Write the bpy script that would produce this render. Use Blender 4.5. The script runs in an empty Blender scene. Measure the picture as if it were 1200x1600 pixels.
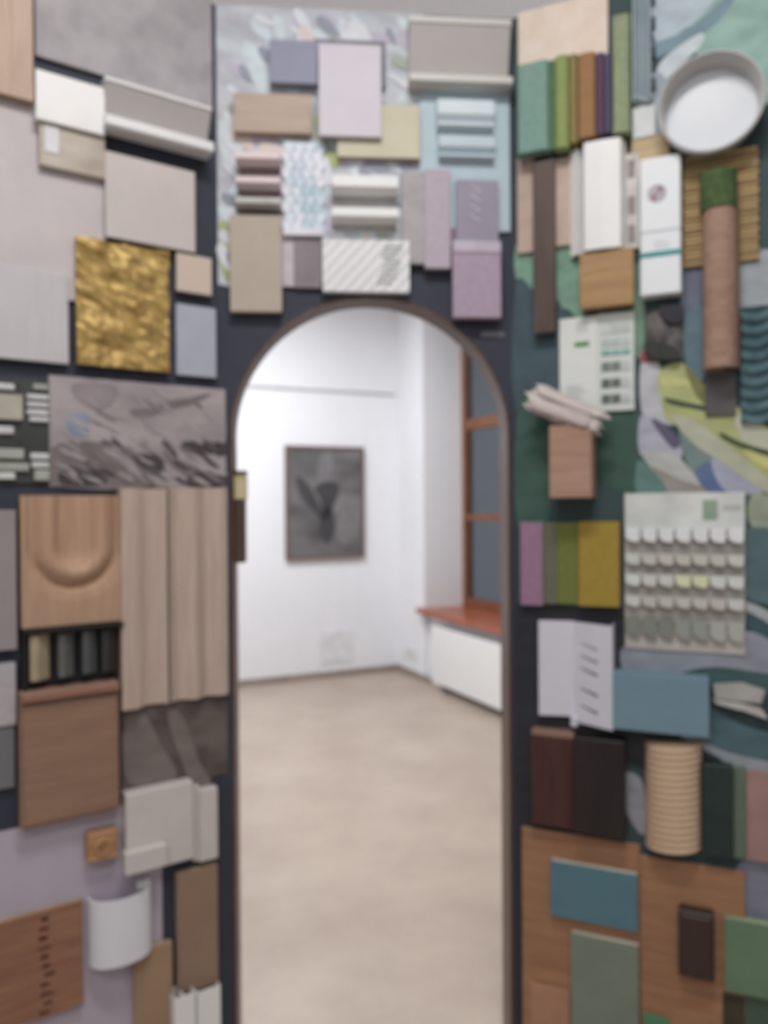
import bpy, bmesh, math, random
from mathutils import Matrix, Vector, noise

# ------------------------------------------------------------------ camera, world, lights, exposure
scene = bpy.context.scene
col = scene.collection
cam_data = bpy.data.cameras.new('camera')
cam = bpy.data.objects.new('camera', cam_data)
col.objects.link(cam)
cam_data.sensor_fit = 'VERTICAL'
cam_data.sensor_height = 32.0
cam_data.lens = 24.0                       # 1200 px focal length on a 1200 x 1600 frame
cam_data.clip_start = 0.05
cam.matrix_world = (Matrix.Translation((0, 0, 1.5)) @ Matrix.Rotation(math.pi / 2 - 0.00667, 4, 'X')
                    @ Matrix.Rotation(-0.00698, 4, 'Z'))
cam_data.dof.use_dof = True                # the photograph is slightly out of focus everywhere
cam_data.dof.focus_distance = 0.5
cam_data.dof.aperture_fstop = 4.2
scene.camera = cam

world = bpy.data.worlds.new('evening')
scene.world = world
world.use_nodes = True
bg = world.node_tree.nodes['Background']
bg.inputs['Color'].default_value = (0.54, 0.57, 0.64, 1)
bg.inputs['Strength'].default_value = 0.5

def area(name, loc, sx, sy, power, color=(1, 1, 1), rot=(0, 0, 0)):
    d = bpy.data.lights.new(name, 'AREA')
    d.shape = 'RECTANGLE'; d.size = sx; d.size_y = sy; d.energy = power; d.color = color
    o = bpy.data.objects.new(name, d); col.objects.link(o)
    o.location = loc; o.rotation_euler = rot
    return o

ROOM_ANG = 0.4345
area('ceiling_lamp_display', (0.05, 0.75, 3.40), 0.9, 0.22, 30, (1.0, 0.985, 0.965))
area('ceiling_lamp_far', (-1.1, 4.5, 3.42), 2.4, 1.2, 126, (0.95, 0.97, 1.0), (0, 0, ROOM_ANG))
area('ceiling_lamp_middle', (0.55, 3.3, 3.42), 0.9, 0.9, 22, (0.97, 0.98, 1.0), (0, 0, ROOM_ANG))
area('ceiling_lamp_near', (-0.4, -1.2, 3.42), 2.2, 0.8, 45, (0.99, 0.99, 1.0), (0, 0, ROOM_ANG))

scene.view_settings.view_transform = 'Standard'
scene.view_settings.look = 'None'
scene.view_settings.gamma = 1.0
scene.view_settings.use_curve_mapping = False
scene.view_settings.exposure = 0.0

# ------------------------------------------------------------------ wall frames (u along, v up, w out of the wall)
def frame(o, ang):
    return Matrix.Translation((o[0], o[1], 0)) @ Matrix.Rotation(ang, 4, 'Z')
FR = {'L': frame(*((-0.4272, 2.0187), 0.59341)), 'C': frame(*((-0.0300, 2.0500), 0.07854)), 'R': frame(*((0.3555, 2.0803), -0.40143)),
      'B': frame(*((0.1200, 7.0600), 0.43451)), 'W': frame(*((0.1200, 7.0600), -1.13629))}
UL, UR = -0.3984, 0.3867
ORI = {}; FACE = {}

# ------------------------------------------------------------------ materials
def lin(c):
    out = []
    for v in c:
        v = v / 255.0
        out.append(v / 12.92 if v <= 0.04045 else ((v + 0.055) / 1.055) ** 2.4)
    return out
_M = {}
def M(rgb, kind='plain', rough=0.6, rgb2=None, scale=None, var=0.12, metal=0.0, bump=None, grain='v', spec=0.4):
    key = (rgb, kind, rough, rgb2, scale, var, metal, bump, grain, spec)
    if key in _M:
        return _M[key]
    m = bpy.data.materials.new('%s_%d_%d_%d' % ((kind,) + tuple(rgb)))
    m.use_nodes = True
    nt = m.node_tree; N = nt.nodes; K = nt.links
    b = N['Principled BSDF']
    b.inputs['Roughness'].default_value = rough
    b.inputs['Metallic'].default_value = metal
    b.inputs['Specular IOR Level'].default_value = spec
    soft = lambda c: tuple(v * .86 + .14 * (.3 * c[0] + .59 * c[1] + .11 * c[2]) for v in c)
    rgb = soft(rgb); rgb2 = soft(rgb2) if rgb2 else None
    a = lin(rgb)
    if kind == 'fabric': var *= .5
    if rgb2 is None:
        c1 = [min(1, v * (1 + var)) for v in a]; c2 = [v * (1 - var) for v in a]
    else:
        c1, c2 = a, lin(rgb2)
    tc = N.new('ShaderNodeTexCoord'); mp = N.new('ShaderNodeMapping')
    oi = N.new('ShaderNodeObjectInfo'); K.new(tc.outputs['Object'], mp.inputs['Vector'])
    mul = N.new('ShaderNodeMath'); mul.operation = 'MULTIPLY'; mul.inputs[1].default_value = 7.0
    K.new(oi.outputs['Random'], mul.inputs[0]); K.new(mul.outputs[0], mp.inputs['Location'])
    nz = N.new('ShaderNodeTexNoise'); K.new(mp.outputs['Vector'], nz.inputs['Vector'])
    nz.inputs['Detail'].default_value = 4
    cr = N.new('ShaderNodeValToRGB')
    cr.color_ramp.elements[0].color = (*c2, 1); cr.color_ramp.elements[1].color = (*c1, 1)
    cr.color_ramp.elements[0].position = 0.32; cr.color_ramp.elements[1].position = 0.68
    bs = {'plain': 0.04, 'wood': 0.12, 'fabric': 0.5, 'concrete': 0.15, 'stone': 0.4, 'print': 0.0, 'glass': 0}.get(kind, 0.05)
    bs = bs if bump is None else bump
    nz.inputs['Scale'].default_value = scale or {'plain': 14, 'wood': 9, 'fabric': 60, 'concrete': 9, 'stone': 22, 'print': 16}.get(kind, 12)
    if kind == 'wood':
        mp.inputs['Scale'].default_value = (9, 9, 0.7) if grain == 'v' else (0.7, 9, 9)
        nz.inputs['Distortion'].default_value = 0.6
    if kind == 'print':
        mp.inputs['Scale'].default_value = (0.8, 1, 1.6); mp.inputs['Rotation'].default_value = (0, 0.6, 0)
    if kind == 'concrete':
        nz.inputs['Roughness'].default_value = 0.62
    K.new(nz.outputs['Fac'], cr.inputs['Fac'])
    K.new(cr.outputs['Color'], b.inputs['Base Color'])
    if bs > 0:
        bn = N.new('ShaderNodeBump'); bn.inputs['Strength'].default_value = bs; bn.inputs['Distance'].default_value = 0.004
        src = nz.outputs['Fac']
        if kind == 'fabric':
            wv = N.new('ShaderNodeTexNoise'); wv.inputs['Scale'].default_value = 420
            K.new(tc.outputs['Object'], wv.inputs['Vector']); src = wv.outputs['Fac']
        K.new(src, bn.inputs['Height']); K.new(bn.outputs['Normal'], b.inputs['Normal'])
    if kind == 'glass':
        b.inputs['Transmission Weight'].default_value = 1.0
        b.inputs['IOR'].default_value = 1.45
    _M[key] = m
    return m

# ------------------------------------------------------------------ geometry in wall coordinates
def gbox(box, bev=0.0015):
    lo = (box[0], box[2], box[4]); hi = (box[1], box[3], box[5])
    b = min(bev, 0.3 * min(hi[k] - lo[k] for k in range(3)))
    V = []
    for i in (0, 1):
        for j in (0, 1):
            for k in (0, 1):
                s = (i, j, k)
                for a in range(3):
                    V.append(tuple((lo[c] if s[c] == 0 else hi[c]) + (0 if c == a else (b if s[c] == 0 else -b)) for c in range(3)))
    idx = lambda s, a: ((s[0] * 2 + s[1]) * 2 + s[2]) * 3 + a
    Fc = []
    for a in range(3):
        p, q = [c for c in range(3) if c != a]
        for sd in (0, 1):
            f = []
            for (x, y) in ((0, 0), (1, 0), (1, 1), (0, 1)):
                s = [0, 0, 0]; s[a] = sd; s[p] = x; s[q] = y; f.append(idx(s, a))
            Fc.append(f)
    for c in range(3):
        a, b_ = [k for k in range(3) if k != c]
        for sa in (0, 1):
            for sb in (0, 1):
                s0 = [0, 0, 0]; s0[a] = sa; s0[b_] = sb; s1 = list(s0); s1[c] = 1
                Fc.append([idx(s0, a), idx(s1, a), idx(s1, b_), idx(s0, b_)])
    for i in (0, 1):
        for j in (0, 1):
            for k in (0, 1):
                Fc.append([idx((i, j, k), 0), idx((i, j, k), 1), idx((i, j, k), 2)])
    return V, Fc

def gjoin(*gs):
    V, Fc = [], []
    for v, f in gs:
        n = len(V); V += v; Fc += [[i + n for i in q] for q in f]
    return V, Fc

def gex_u(prof, u0, u1):                    # closed (v, w) outline extruded along u
    n = len(prof)
    V = [(u0, v, w) for v, w in prof] + [(u1, v, w) for v, w in prof]
    Fc = [[i, (i + 1) % n, n + (i + 1) % n, n + i] for i in range(n)] + [list(range(n)), list(range(n, 2 * n))]
    return V, Fc

def gex_v(prof, v0, v1):                    # closed (u, w) outline extruded upwards
    n = len(prof)
    V = [(u, v0, w) for u, w in prof] + [(u, v1, w) for u, w in prof]
    Fc = [[i, (i + 1) % n, n + (i + 1) % n, n + i] for i in range(n)] + [list(range(n)), list(range(n, 2 * n))]
    return V, Fc

def gprism(poly, w0, w1):
    n = len(poly)
    V = [(u, v, w0) for u, v in poly] + [(u, v, w1) for u, v in poly]
    Fc = [[i, (i + 1) % n, n + (i + 1) % n, n + i] for i in range(n)] + [list(range(n)), list(range(n, 2 * n))]
    return V, Fc

def ghf(box, nx, ny, fn):                   # relief: front grid w = fn(s, t), skirts and back
    u0, u1, v0, v1, w0, w1 = box
    V, Fc = [], []
    for j in range(ny + 1):
        for i in range(nx + 1):
            s, t = i / nx, j / ny
            V.append((u0 + (u1 - u0) * s, v0 + (v1 - v0) * t, fn(s, t)))
    g = lambda i, j: j * (nx + 1) + i
    for j in range(ny):
        for i in range(nx):
            Fc.append([g(i, j), g(i + 1, j), g(i + 1, j + 1), g(i, j + 1)])
    ring = [g(i, 0) for i in range(nx)] + [g(nx, j) for j in range(ny)] + [g(i, ny) for i in range(nx, 0, -1)] + [g(0, j) for j in range(ny, 0, -1)]
    b = len(V)
    for r in ring:
        V.append((V[r][0], V[r][1], w0))
    n = len(ring)
    for i in range(n):
        Fc.append([ring[i], ring[(i + 1) % n], b + (i + 1) % n, b + i])
    Fc.append([b + i for i in range(n)])
    return V, Fc

def glathe(uc, vc, prof, n=48, sv=1.0):     # (r, w) outline turned round the wall normal
    V, Fc = [], []
    m = len(prof)
    for r, w in prof:
        for k in range(n):
            a = 2 * math.pi * k / n
            V.append((uc + r * math.cos(a), vc + sv * r * math.sin(a), w))
    for i in range(m - 1):
        for k in range(n):
            Fc.append([i * n + k, i * n + (k + 1) % n, (i + 1) * n + (k + 1) % n, (i + 1) * n + k])
    Fc.append([k for k in range(n)]); Fc.append([(m - 1) * n + k for k in range(n)])
    return V, Fc

def gpost(uc, v0, v1, wc, r, n=20, sw=1.0):  # upright cylinder
    return gex_v([(uc + r * math.cos(2 * math.pi * k / n), wc + sw * r * math.sin(2 * math.pi * k / n)) for k in range(n)], v0, v1)

def smooth_poly(pts, k=6):
    n = len(pts); out = []
    for i in range(n):
        p0, p1, p2, p3 = pts[i - 1], pts[i], pts[(i + 1) % n], pts[(i + 2) % n]
        for j in range(k):
            t = j / k
            out.append(tuple(0.5 * (2 * p1[c] + (p2[c] - p0[c]) * t + (2 * p0[c] - 5 * p1[c] + 4 * p2[c] - p3[c]) * t * t
                                    + (3 * p1[c] - p0[c] - 3 * p2[c] + p3[c]) * t ** 3) for c in (0, 1)))
    return out

# ------------------------------------------------------------------ objects
def build(name, geom, mat, ori, smooth=False):
    V, Fc = geom
    me = bpy.data.meshes.new(name)
    me.from_pydata([(u - ori[0], -(w - ori[2]), v - ori[1]) for u, v, w in V], [], Fc)
    bm = bmesh.new(); bm.from_mesh(me)
    bmesh.ops.recalc_face_normals(bm, faces=bm.faces)
    bm.to_mesh(me); bm.free()
    if smooth:
        me.shade_smooth()
        me.set_sharp_from_angle(angle=math.radians(40))
    me.materials.append(mat)
    return bpy.data.objects.new(name, me)

def place(o, W, ori):
    o.matrix_world = FR[W] @ Matrix.Translation((ori[0], -ori[2], ori[1]))

def tag(o, label=None, cat=None, group=None, kind=None):
    if label: o['label'] = label
    if cat: o['category'] = cat
    if group: o['group'] = group
    if kind: o['kind'] = kind
    return o

def base_of(geom):
    V = geom[0]
    us = [p[0] for p in V]; vs = [p[1] for p in V]; ws = [p[2] for p in V]
    return ((min(us) + max(us)) / 2, min(vs), min(ws))

def single(W, geom, name, mat, label=None, cat=None, group=None, kind=None, smooth=False):
    ori = base_of(geom)
    o = build(name, geom, mat, ori, smooth)
    col.objects.link(o); place(o, W, ori); ORI[o.name] = ori
    return tag(o, label, cat, group, kind)

def thing(W, box, name, label, cat, group=None):
    ori = ((box[0] + box[1]) / 2, box[2], box[4])
    o = bpy.data.objects.new(name, None); col.objects.link(o)
    o.empty_display_size = 0.05
    place(o, W, ori); ORI[o.name] = ori
    return tag(o, label, cat, group)

def part(parent, name, geom, mat, smooth=False, label=None, kind=None):
    ori = ORI[parent.name]
    o = build(name, geom, mat, ori, smooth)
    col.objects.link(o); o.parent = parent; ORI[o.name] = ori
    return tag(o, label, None, None, kind)

def board(W, box, name, label, cat, face, core=None, t=0.004, group=None, bev=0.0015):
    """A material sample: a core slab with a thin facing glued on its front."""
    r = thing(W, box, name, label, cat, group)
    u0, u1, v0, v1, w0, w1 = box
    part(r, 'core', gbox((u0 + .0008, u1 - .0008, v0 + .0008, v1 - .0008, w0, w1 - t), bev), core or face)
    FACE[r.name] = part(r, 'facing', gbox((u0, u1, v0, v1, w1 - t, w1), bev), face)
    return r

def sub(box, s0, s1, t0, t1, w0, w1):
    u0, u1, v0, v1 = box[:4]
    return (u0 + (u1 - u0) * s0, u0 + (u1 - u0) * s1, v0 + (v1 - v0) * t0, v0 + (v1 - v0) * t1, w0, w1)

def only(W, b): return b

# ------------------------------------------------------------------ common colours
WHITE = M((226, 226, 226), 'plain', 0.45, var=0.02)
WHITEP = M((232, 232, 230), 'plain', 0.35, var=0.015)
CHAR = M((54, 59, 74), 'plain', 0.7, var=0.08)
BLACK = M((24, 23, 25), 'plain', 0.5)
ALU = M((190, 190, 192), 'plain', 0.32, metal=0.7, var=0.03)
PLASTER = M((233, 234, 238), 'concrete', 0.75, var=0.015, bump=0.03)
MDF = M((176, 150, 124), 'plain', 0.75)
WOODTRIM = M((150, 92, 58), 'wood', 0.35, rgb2=(112, 62, 38))

# ------------------------------------------------------------------ the room
HC = 3.5
def wallbox(W, box): return gbox(box, 0.0)
U_B = -6.6; U_W = 9.4
fl = gbox((U_B - .5, .6, -.12, 0.0, -.5, U_W + .2), 0.0)
FLOOR = M((176, 158, 142), 'concrete', 0.4, rgb2=(160, 141, 126), scale=2.4, bump=0.02, spec=0.5)
single('B', fl, 'floor', FLOOR, 'pale beige polished stone floor with faint mottling', None, kind='structure')
single('B', gbox((U_B - .5, .6, HC, HC + .12, -.5, U_W + .2), 0.0), 'ceiling', M((240, 241, 244), 'plain', 0.8, var=0.01), 'plain white ceiling above the display', kind='structure')
single('B', gbox((U_B, 0.0, 0, HC, -.3, 0), 0.0), 'wall_far', PLASTER, 'white plaster wall seen through the arch', kind='structure')
single('B', gbox((U_B - .3, U_B, 0, HC, -.3, U_W), 0.0), 'wall_side', PLASTER, 'white plaster wall opposite the window', kind='structure')
single('B', gbox((U_B - .3, .6, 0, HC, U_W, U_W + .2), 0.0), 'wall_near', PLASTER, 'white plaster wall behind the viewer', kind='structure')
NU0, NU1, NV0, NV1 = 0.525, 2.15, 0.585, 3.12
wg = gjoin(gbox((-.3, NU0, 0, HC, -.5, 0), 0), gbox((NU0, NU1, 0, NV0, -.5, -.04), 0), gbox((NU0, NU1, NV1, HC, -.5, 0), 0), gbox((NU1, U_W, 0, HC, -.5, 0), 0))
single('W', wg, 'wall_window', PLASTER, 'white plaster wall with a deep window niche', kind='structure')
BASEB = M((150, 136, 126), 'plain', 0.5)
single('B', gbox((U_B, -.001, 0.0, 0.055, 0, .014), .003), 'baseboard_far', BASEB, kind='structure')
single('W', gbox((.014, NU0 + .12, 0.0, 0.055, 0, .014), .003), 'baseboard_window', BASEB, kind='structure')

# window in the niche
GLASS = M((150, 160, 165), 'glass', 0.05, var=0.0)
wb = (NU0, NU1, NV0 + .05, NV1, -.45, -.38)
win = thing('W', wb, 'window_1', 'tall wooden window with brown frame and grey panes in the niche', None); win['kind'] = 'structure'
ft = 0.06
part(win, 'stile', gbox((NU0, NU0 + ft, wb[2], NV1, -.45, -.38)), WOODTRIM)
part(win, 'stile', gbox((NU1 - ft, NU1, wb[2], NV1, -.45, -.38)), WOODTRIM)
part(win, 'mullion', gbox((1.29, 1.37, wb[2], NV1, -.45, -.38)), WOODTRIM)
for v, h in ((wb[2], .07), (1.38, .05), (2.16, .09), (NV1 - .07, .07)):
    part(win, 'rail', gbox((NU0 + ft, NU1 - ft, v, v + h, -.447, -.385)), WOODTRIM)
for (ua, ub) in ((NU0 + ft, 1.29), (1.37, NU1 - ft)):
    for (va, vb) in ((wb[2] + .07, 1.38), (1.43, 2.16), (2.25, NV1 - .07)):
        part(win, 'pane', gbox((ua, ub, va, vb, -.420, -.412), 0), GLASS)
single('W', gbox((NU0 - .05, NU1 + .05, NV0, NV0 + .045, -.45, .06), .006), 'window_sill', M((176, 94, 62), 'wood', 0.28, rgb2=(150, 74, 46), grain='h'), 'reddish brown wooden window sill over the white radiator', 'window sill')
# radiator under the sill
rb = (0.79, 2.0, 0.06, 0.52, 0.005, 0.075)
rad = thing('W', rb, 'radiator', 'flat white panel radiator under the brown window sill', 'radiator')
part(rad, 'front_panel', gbox((rb[0], rb[1], rb[2], rb[3], .06, .075), .004), WHITEP)
part(rad, 'side_panel', gbox((rb[0], rb[0] + .012, rb[2] + .01, rb[3] - .01, .0, .06), .003), WHITEP)
part(rad, 'side_panel', gbox((rb[1] - .012, rb[1], rb[2] + .01, rb[3] - .01, .0, .06), .003), WHITEP)
for k in range(14):
    u = rb[0] + .03 + k * (rb[1] - rb[0] - .06) / 13
    part(rad, 'top_slat', gbox((u - .02, u + .02, rb[3] - .012, rb[3] - .004, .008, .058), .001), WHITEP)
for u in (rb[0] + .15, rb[1] - .15):
    part(rad, 'bracket', gbox((u, u + .03, .0, rb[2] + .03, .01, .05), .002), M((120, 120, 120), 'plain'))
# picture, picture rail, grille, outlet on the far wall
pw, pb = 'B', (-1.0755, -0.342, 1.0501, 2.0352, 0.002, 0.045)
pic = thing('B', pb, 'picture', 'dark grey abstract picture in a thin brown frame on the white wall', 'picture')
f = .03
FRM = M((112, 92, 88), 'wood', 0.5)
u0, u1, v0, v1, w0, w1 = pb
part(pic, 'canvas', gbox((u0 + f * .6, u1 - f * .6, v0 + f * .6, v1 - f * .6, w0, w1 - .012), .001), M((128, 124, 124), 'print', 0.6, rgb2=(62, 62, 66), scale=2.2))
part(pic, 'frame_side', gbox((u0, u0 + f, v0, v1, w0, w1), .003), FRM)
part(pic, 'frame_side', gbox((u1 - f, u1, v0, v1, w0, w1), .003), FRM)
part(pic, 'frame_side', gbox((u0 + f, u1 - f, v0, v0 + f, w0, w1), .003), FRM)
part(pic, 'frame_side', gbox((u0 + f, u1 - f, v1 - f, v1, w0, w1), .003), FRM)
DKP = M((66, 65, 68), 'plain'); 
for pts in ([(-0.810, 1.671), (-0.691, 1.728), (-0.583, 1.684), (-0.632, 1.514), (-0.693, 1.391), (-0.735, 1.459), (-0.763, 1.571)], [(-0.984, 1.764), (-0.880, 1.710), (-0.764, 1.515), (-0.729, 1.375), (-0.823, 1.460), (-0.939, 1.599)], [(-0.716, 1.515), (-0.645, 1.458), (-0.634, 1.289), (-0.695, 1.178), (-0.766, 1.264), (-0.765, 1.403)]):
    part(pic, 'painted_shape', gprism(smooth_poly(pts), .030, .0335), DKP)
for pts in ([(-0.760, 1.934), (-0.665, 1.992), (-0.642, 1.852), (-0.714, 1.739), (-0.779, 1.783)], [(-0.553, 1.514), (-0.399, 1.570), (-0.402, 1.284), (-0.526, 1.173), (-0.616, 1.260)]):
    part(pic, 'painted_shape', gprism(smooth_poly(pts), .030, .0335), M((120, 118, 120), 'plain'))
rw, rb2 = 'B', (-1.8561, 0.0123, 2.5052, 2.5438, 0, 0.014)
single('B', gbox((U_B, -.02, rb2[2] + .012, rb2[3] - .008, 0, .014), .003), 'picture_rail', M((176, 176, 178), 'plain', 0.4), 'thin grey picture hanging rail high on the white wall', 'rail')
gw, gb = 'B', (-0.7657, -0.4562, 0.1204, 0.4095, 0, 0.012)
gr = thing('B', gb, 'vent_grille', 'small square white vent grille low on the wall', 'vent')
part(gr, 'frame', gbox(gb[:4] + (0, .008), .002), M((224, 224, 228), 'plain'))
for k in range(7):
    t = .08 + k * .125
    part(gr, 'slat', gbox(sub(gb, .07, .93, t, t + .1, .008, .010), .001), M((226, 226, 229), 'plain'))
ow, ob = 'W', (0.1671, 0.381, 0.1581, 0.2493, 0, 0.01)
so = thing('W', ob, 'wall_socket', 'small white power socket near the room corner', 'socket')
part(so, 'plate', gbox(ob, .003), M((222, 222, 222), 'plain', 0.4))
part(so, 'socket_insert', glathe((ob[0] + ob[1]) / 2, (ob[2] + ob[3]) / 2, [(.024, .009), (.024, .012), (.018, .012), (.018, .0105)], 20), M((200, 200, 200), 'plain', 0.4))

# ------------------------------------------------------------------ the three-sided display partition
TH, TOP = 0.09, 2.815
AL, AR, AVT = -0.3744, 0.3731, 2.0611
RAD = (AR - AL) / 2; ACU = (AL + AR) / 2; AVS = AVT - RAD
single('L', gbox((-.95, 0.0, 0, TOP, -TH, 0), 0), 'wall_left', CHAR, 'charcoal partition panel covered with samples, left of the arch', kind='structure')
single('R', gbox((0.0, 1.05, 0, TOP, -TH, 0), 0), 'wall_right', CHAR, 'charcoal partition panel covered with samples, right of the arch', kind='structure')
def arch_pts(r, n=40):
    return [(ACU - r * math.cos(math.pi * k / n), AVS + r * math.sin(math.pi * k / n)) for k in range(n + 1)]
def arch_wall():
    outer = arch_pts(RAD)
    V, Fc = [], []
    def slab(poly):
        nonlocal V, Fc
        v, f = gprism(poly, -TH, 0); n = len(V); V += v; Fc += [[i + n for i in q] for q in f]
    slab([(UL, 0), (AL, 0), (AL, AVS), (UL, AVS)]); slab([(AR, 0), (UR, 0), (UR, AVS), (AR, AVS)])
    slab([(UL, AVS), (AL, AVS), (AL, TOP), (UL, TOP)]); slab([(AR, AVS), (UR, AVS), (UR, TOP), (AR, TOP)])
    for k in range(len(outer) - 1):
        a, b = outer[k], outer[k + 1]
        slab([a, b, (b[0], TOP), (a[0], TOP)])
    return V, Fc
wc = single('C', arch_wall(), 'wall_center', CHAR, 'charcoal partition wall pierced by a tall arched opening', kind='structure')
def arch_lining():
    ro, ri = RAD, RAD - .007
    po = [(ACU - ro, 0)] + arch_pts(ro) + [(ACU + ro, 0)]
    pi_ = [(ACU - ri, 0)] + arch_pts(ri) + [(ACU + ri, 0)]
    n = len(po); V = []; Fc = []
    for p in (po, pi_):
        for w in (-TH - .002, .003):
            V += [(u, v, w) for u, v in p]
    for i in range(n - 1):
        for a, b in ((0, 1), (1, 3), (3, 2), (2, 0)):
            Fc.append([a * n + i, a * n + i + 1, b * n + i + 1, b * n + i])
    return V, Fc
part(wc, 'arch_lining', arch_lining(), M((100, 68, 54), 'wood', 0.4, rgb2=(76, 50, 40)), smooth=True, label='brown wooden lining of the arched opening')

random.seed(5)
# floral wallpaper over the arch (a flat print)
cw, wp = 'C', (-0.4085, 0.1431, 2.0874, 2.8164, 0, 0.002)
wall_paper = part(wc, 'wallpaper', gprism([(wp[0], wp[2]), (wp[0] + .06, wp[2] - .012), (wp[0] + .065, wp[2] + .02), (wp[1] - .045, wp[2] + .015), (wp[1] - .045, wp[2] + .1), (wp[1], wp[2] + .1), (wp[1], wp[3]), (wp[0], wp[3])], 0, .002),
                  M((205, 210, 218), 'print', 0.7, rgb2=(176, 180, 190), scale=14), label='pale floral wallpaper')
PETALS = [((206, 220, 226), 80), ((192, 186, 204), 64), ((216, 219, 226), 60), ((170, 180, 166), 16), ((222, 206, 198), 12), ((150, 156, 172), 30)]
pi_n = 0
for colr, cnt in PETALS:
    V, Fc = [], []
    for k in range(cnt):
        uc = random.uniform(wp[0] + .02, wp[1] - .02); vc = random.uniform(wp[2] + (.04 if uc < wp[1] - .09 else .15), wp[3] - .02)
        ln = random.uniform(.018, .045); wd = ln * random.uniform(.25, .5); an = math.radians(random.gauss(-42, 22))
        pi_n += 1; w = .0021 + pi_n * .00001
        n0 = len(V)
        for q in range(14):
            a = 2 * math.pi * q / 14; x = ln * math.cos(a); y = wd * math.sin(a) * (1 - .35 * math.cos(a))
            uu = uc + x * math.cos(an) - y * math.sin(an); vv = vc + x * math.sin(an) + y * math.cos(an)
            V.append((min(max(uu, wp[0]), wp[1]), min(max(vv, wp[2]), wp[3]), w))
        Fc.append([n0 + q for q in range(14)])
    part(wall_paper, 'printed_petals', (V, Fc), M(colr, 'print', 0.7, var=0.05))
# green leaf print low on the wallpaper's outer edge
for pts in ([(-0.400, 2.236), (-0.382, 2.253), (-0.359, 2.208), (-0.366, 2.169), (-0.386, 2.181)], [(-0.398, 2.160), (-0.376, 2.164), (-0.363, 2.111), (-0.375, 2.094), (-0.390, 2.119)], [(-0.125, 2.449), (-0.096, 2.440), (-0.078, 2.407), (-0.100, 2.399), (-0.120, 2.419)], [(-0.158, 2.519), (-0.138, 2.537), (-0.124, 2.503), (-0.133, 2.478), (-0.150, 2.489)]):
    part(wall_paper, 'printed_leaf', gprism(smooth_poly(pts), .002, .0036), M((170, 184, 120), 'print', 0.7))

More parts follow.
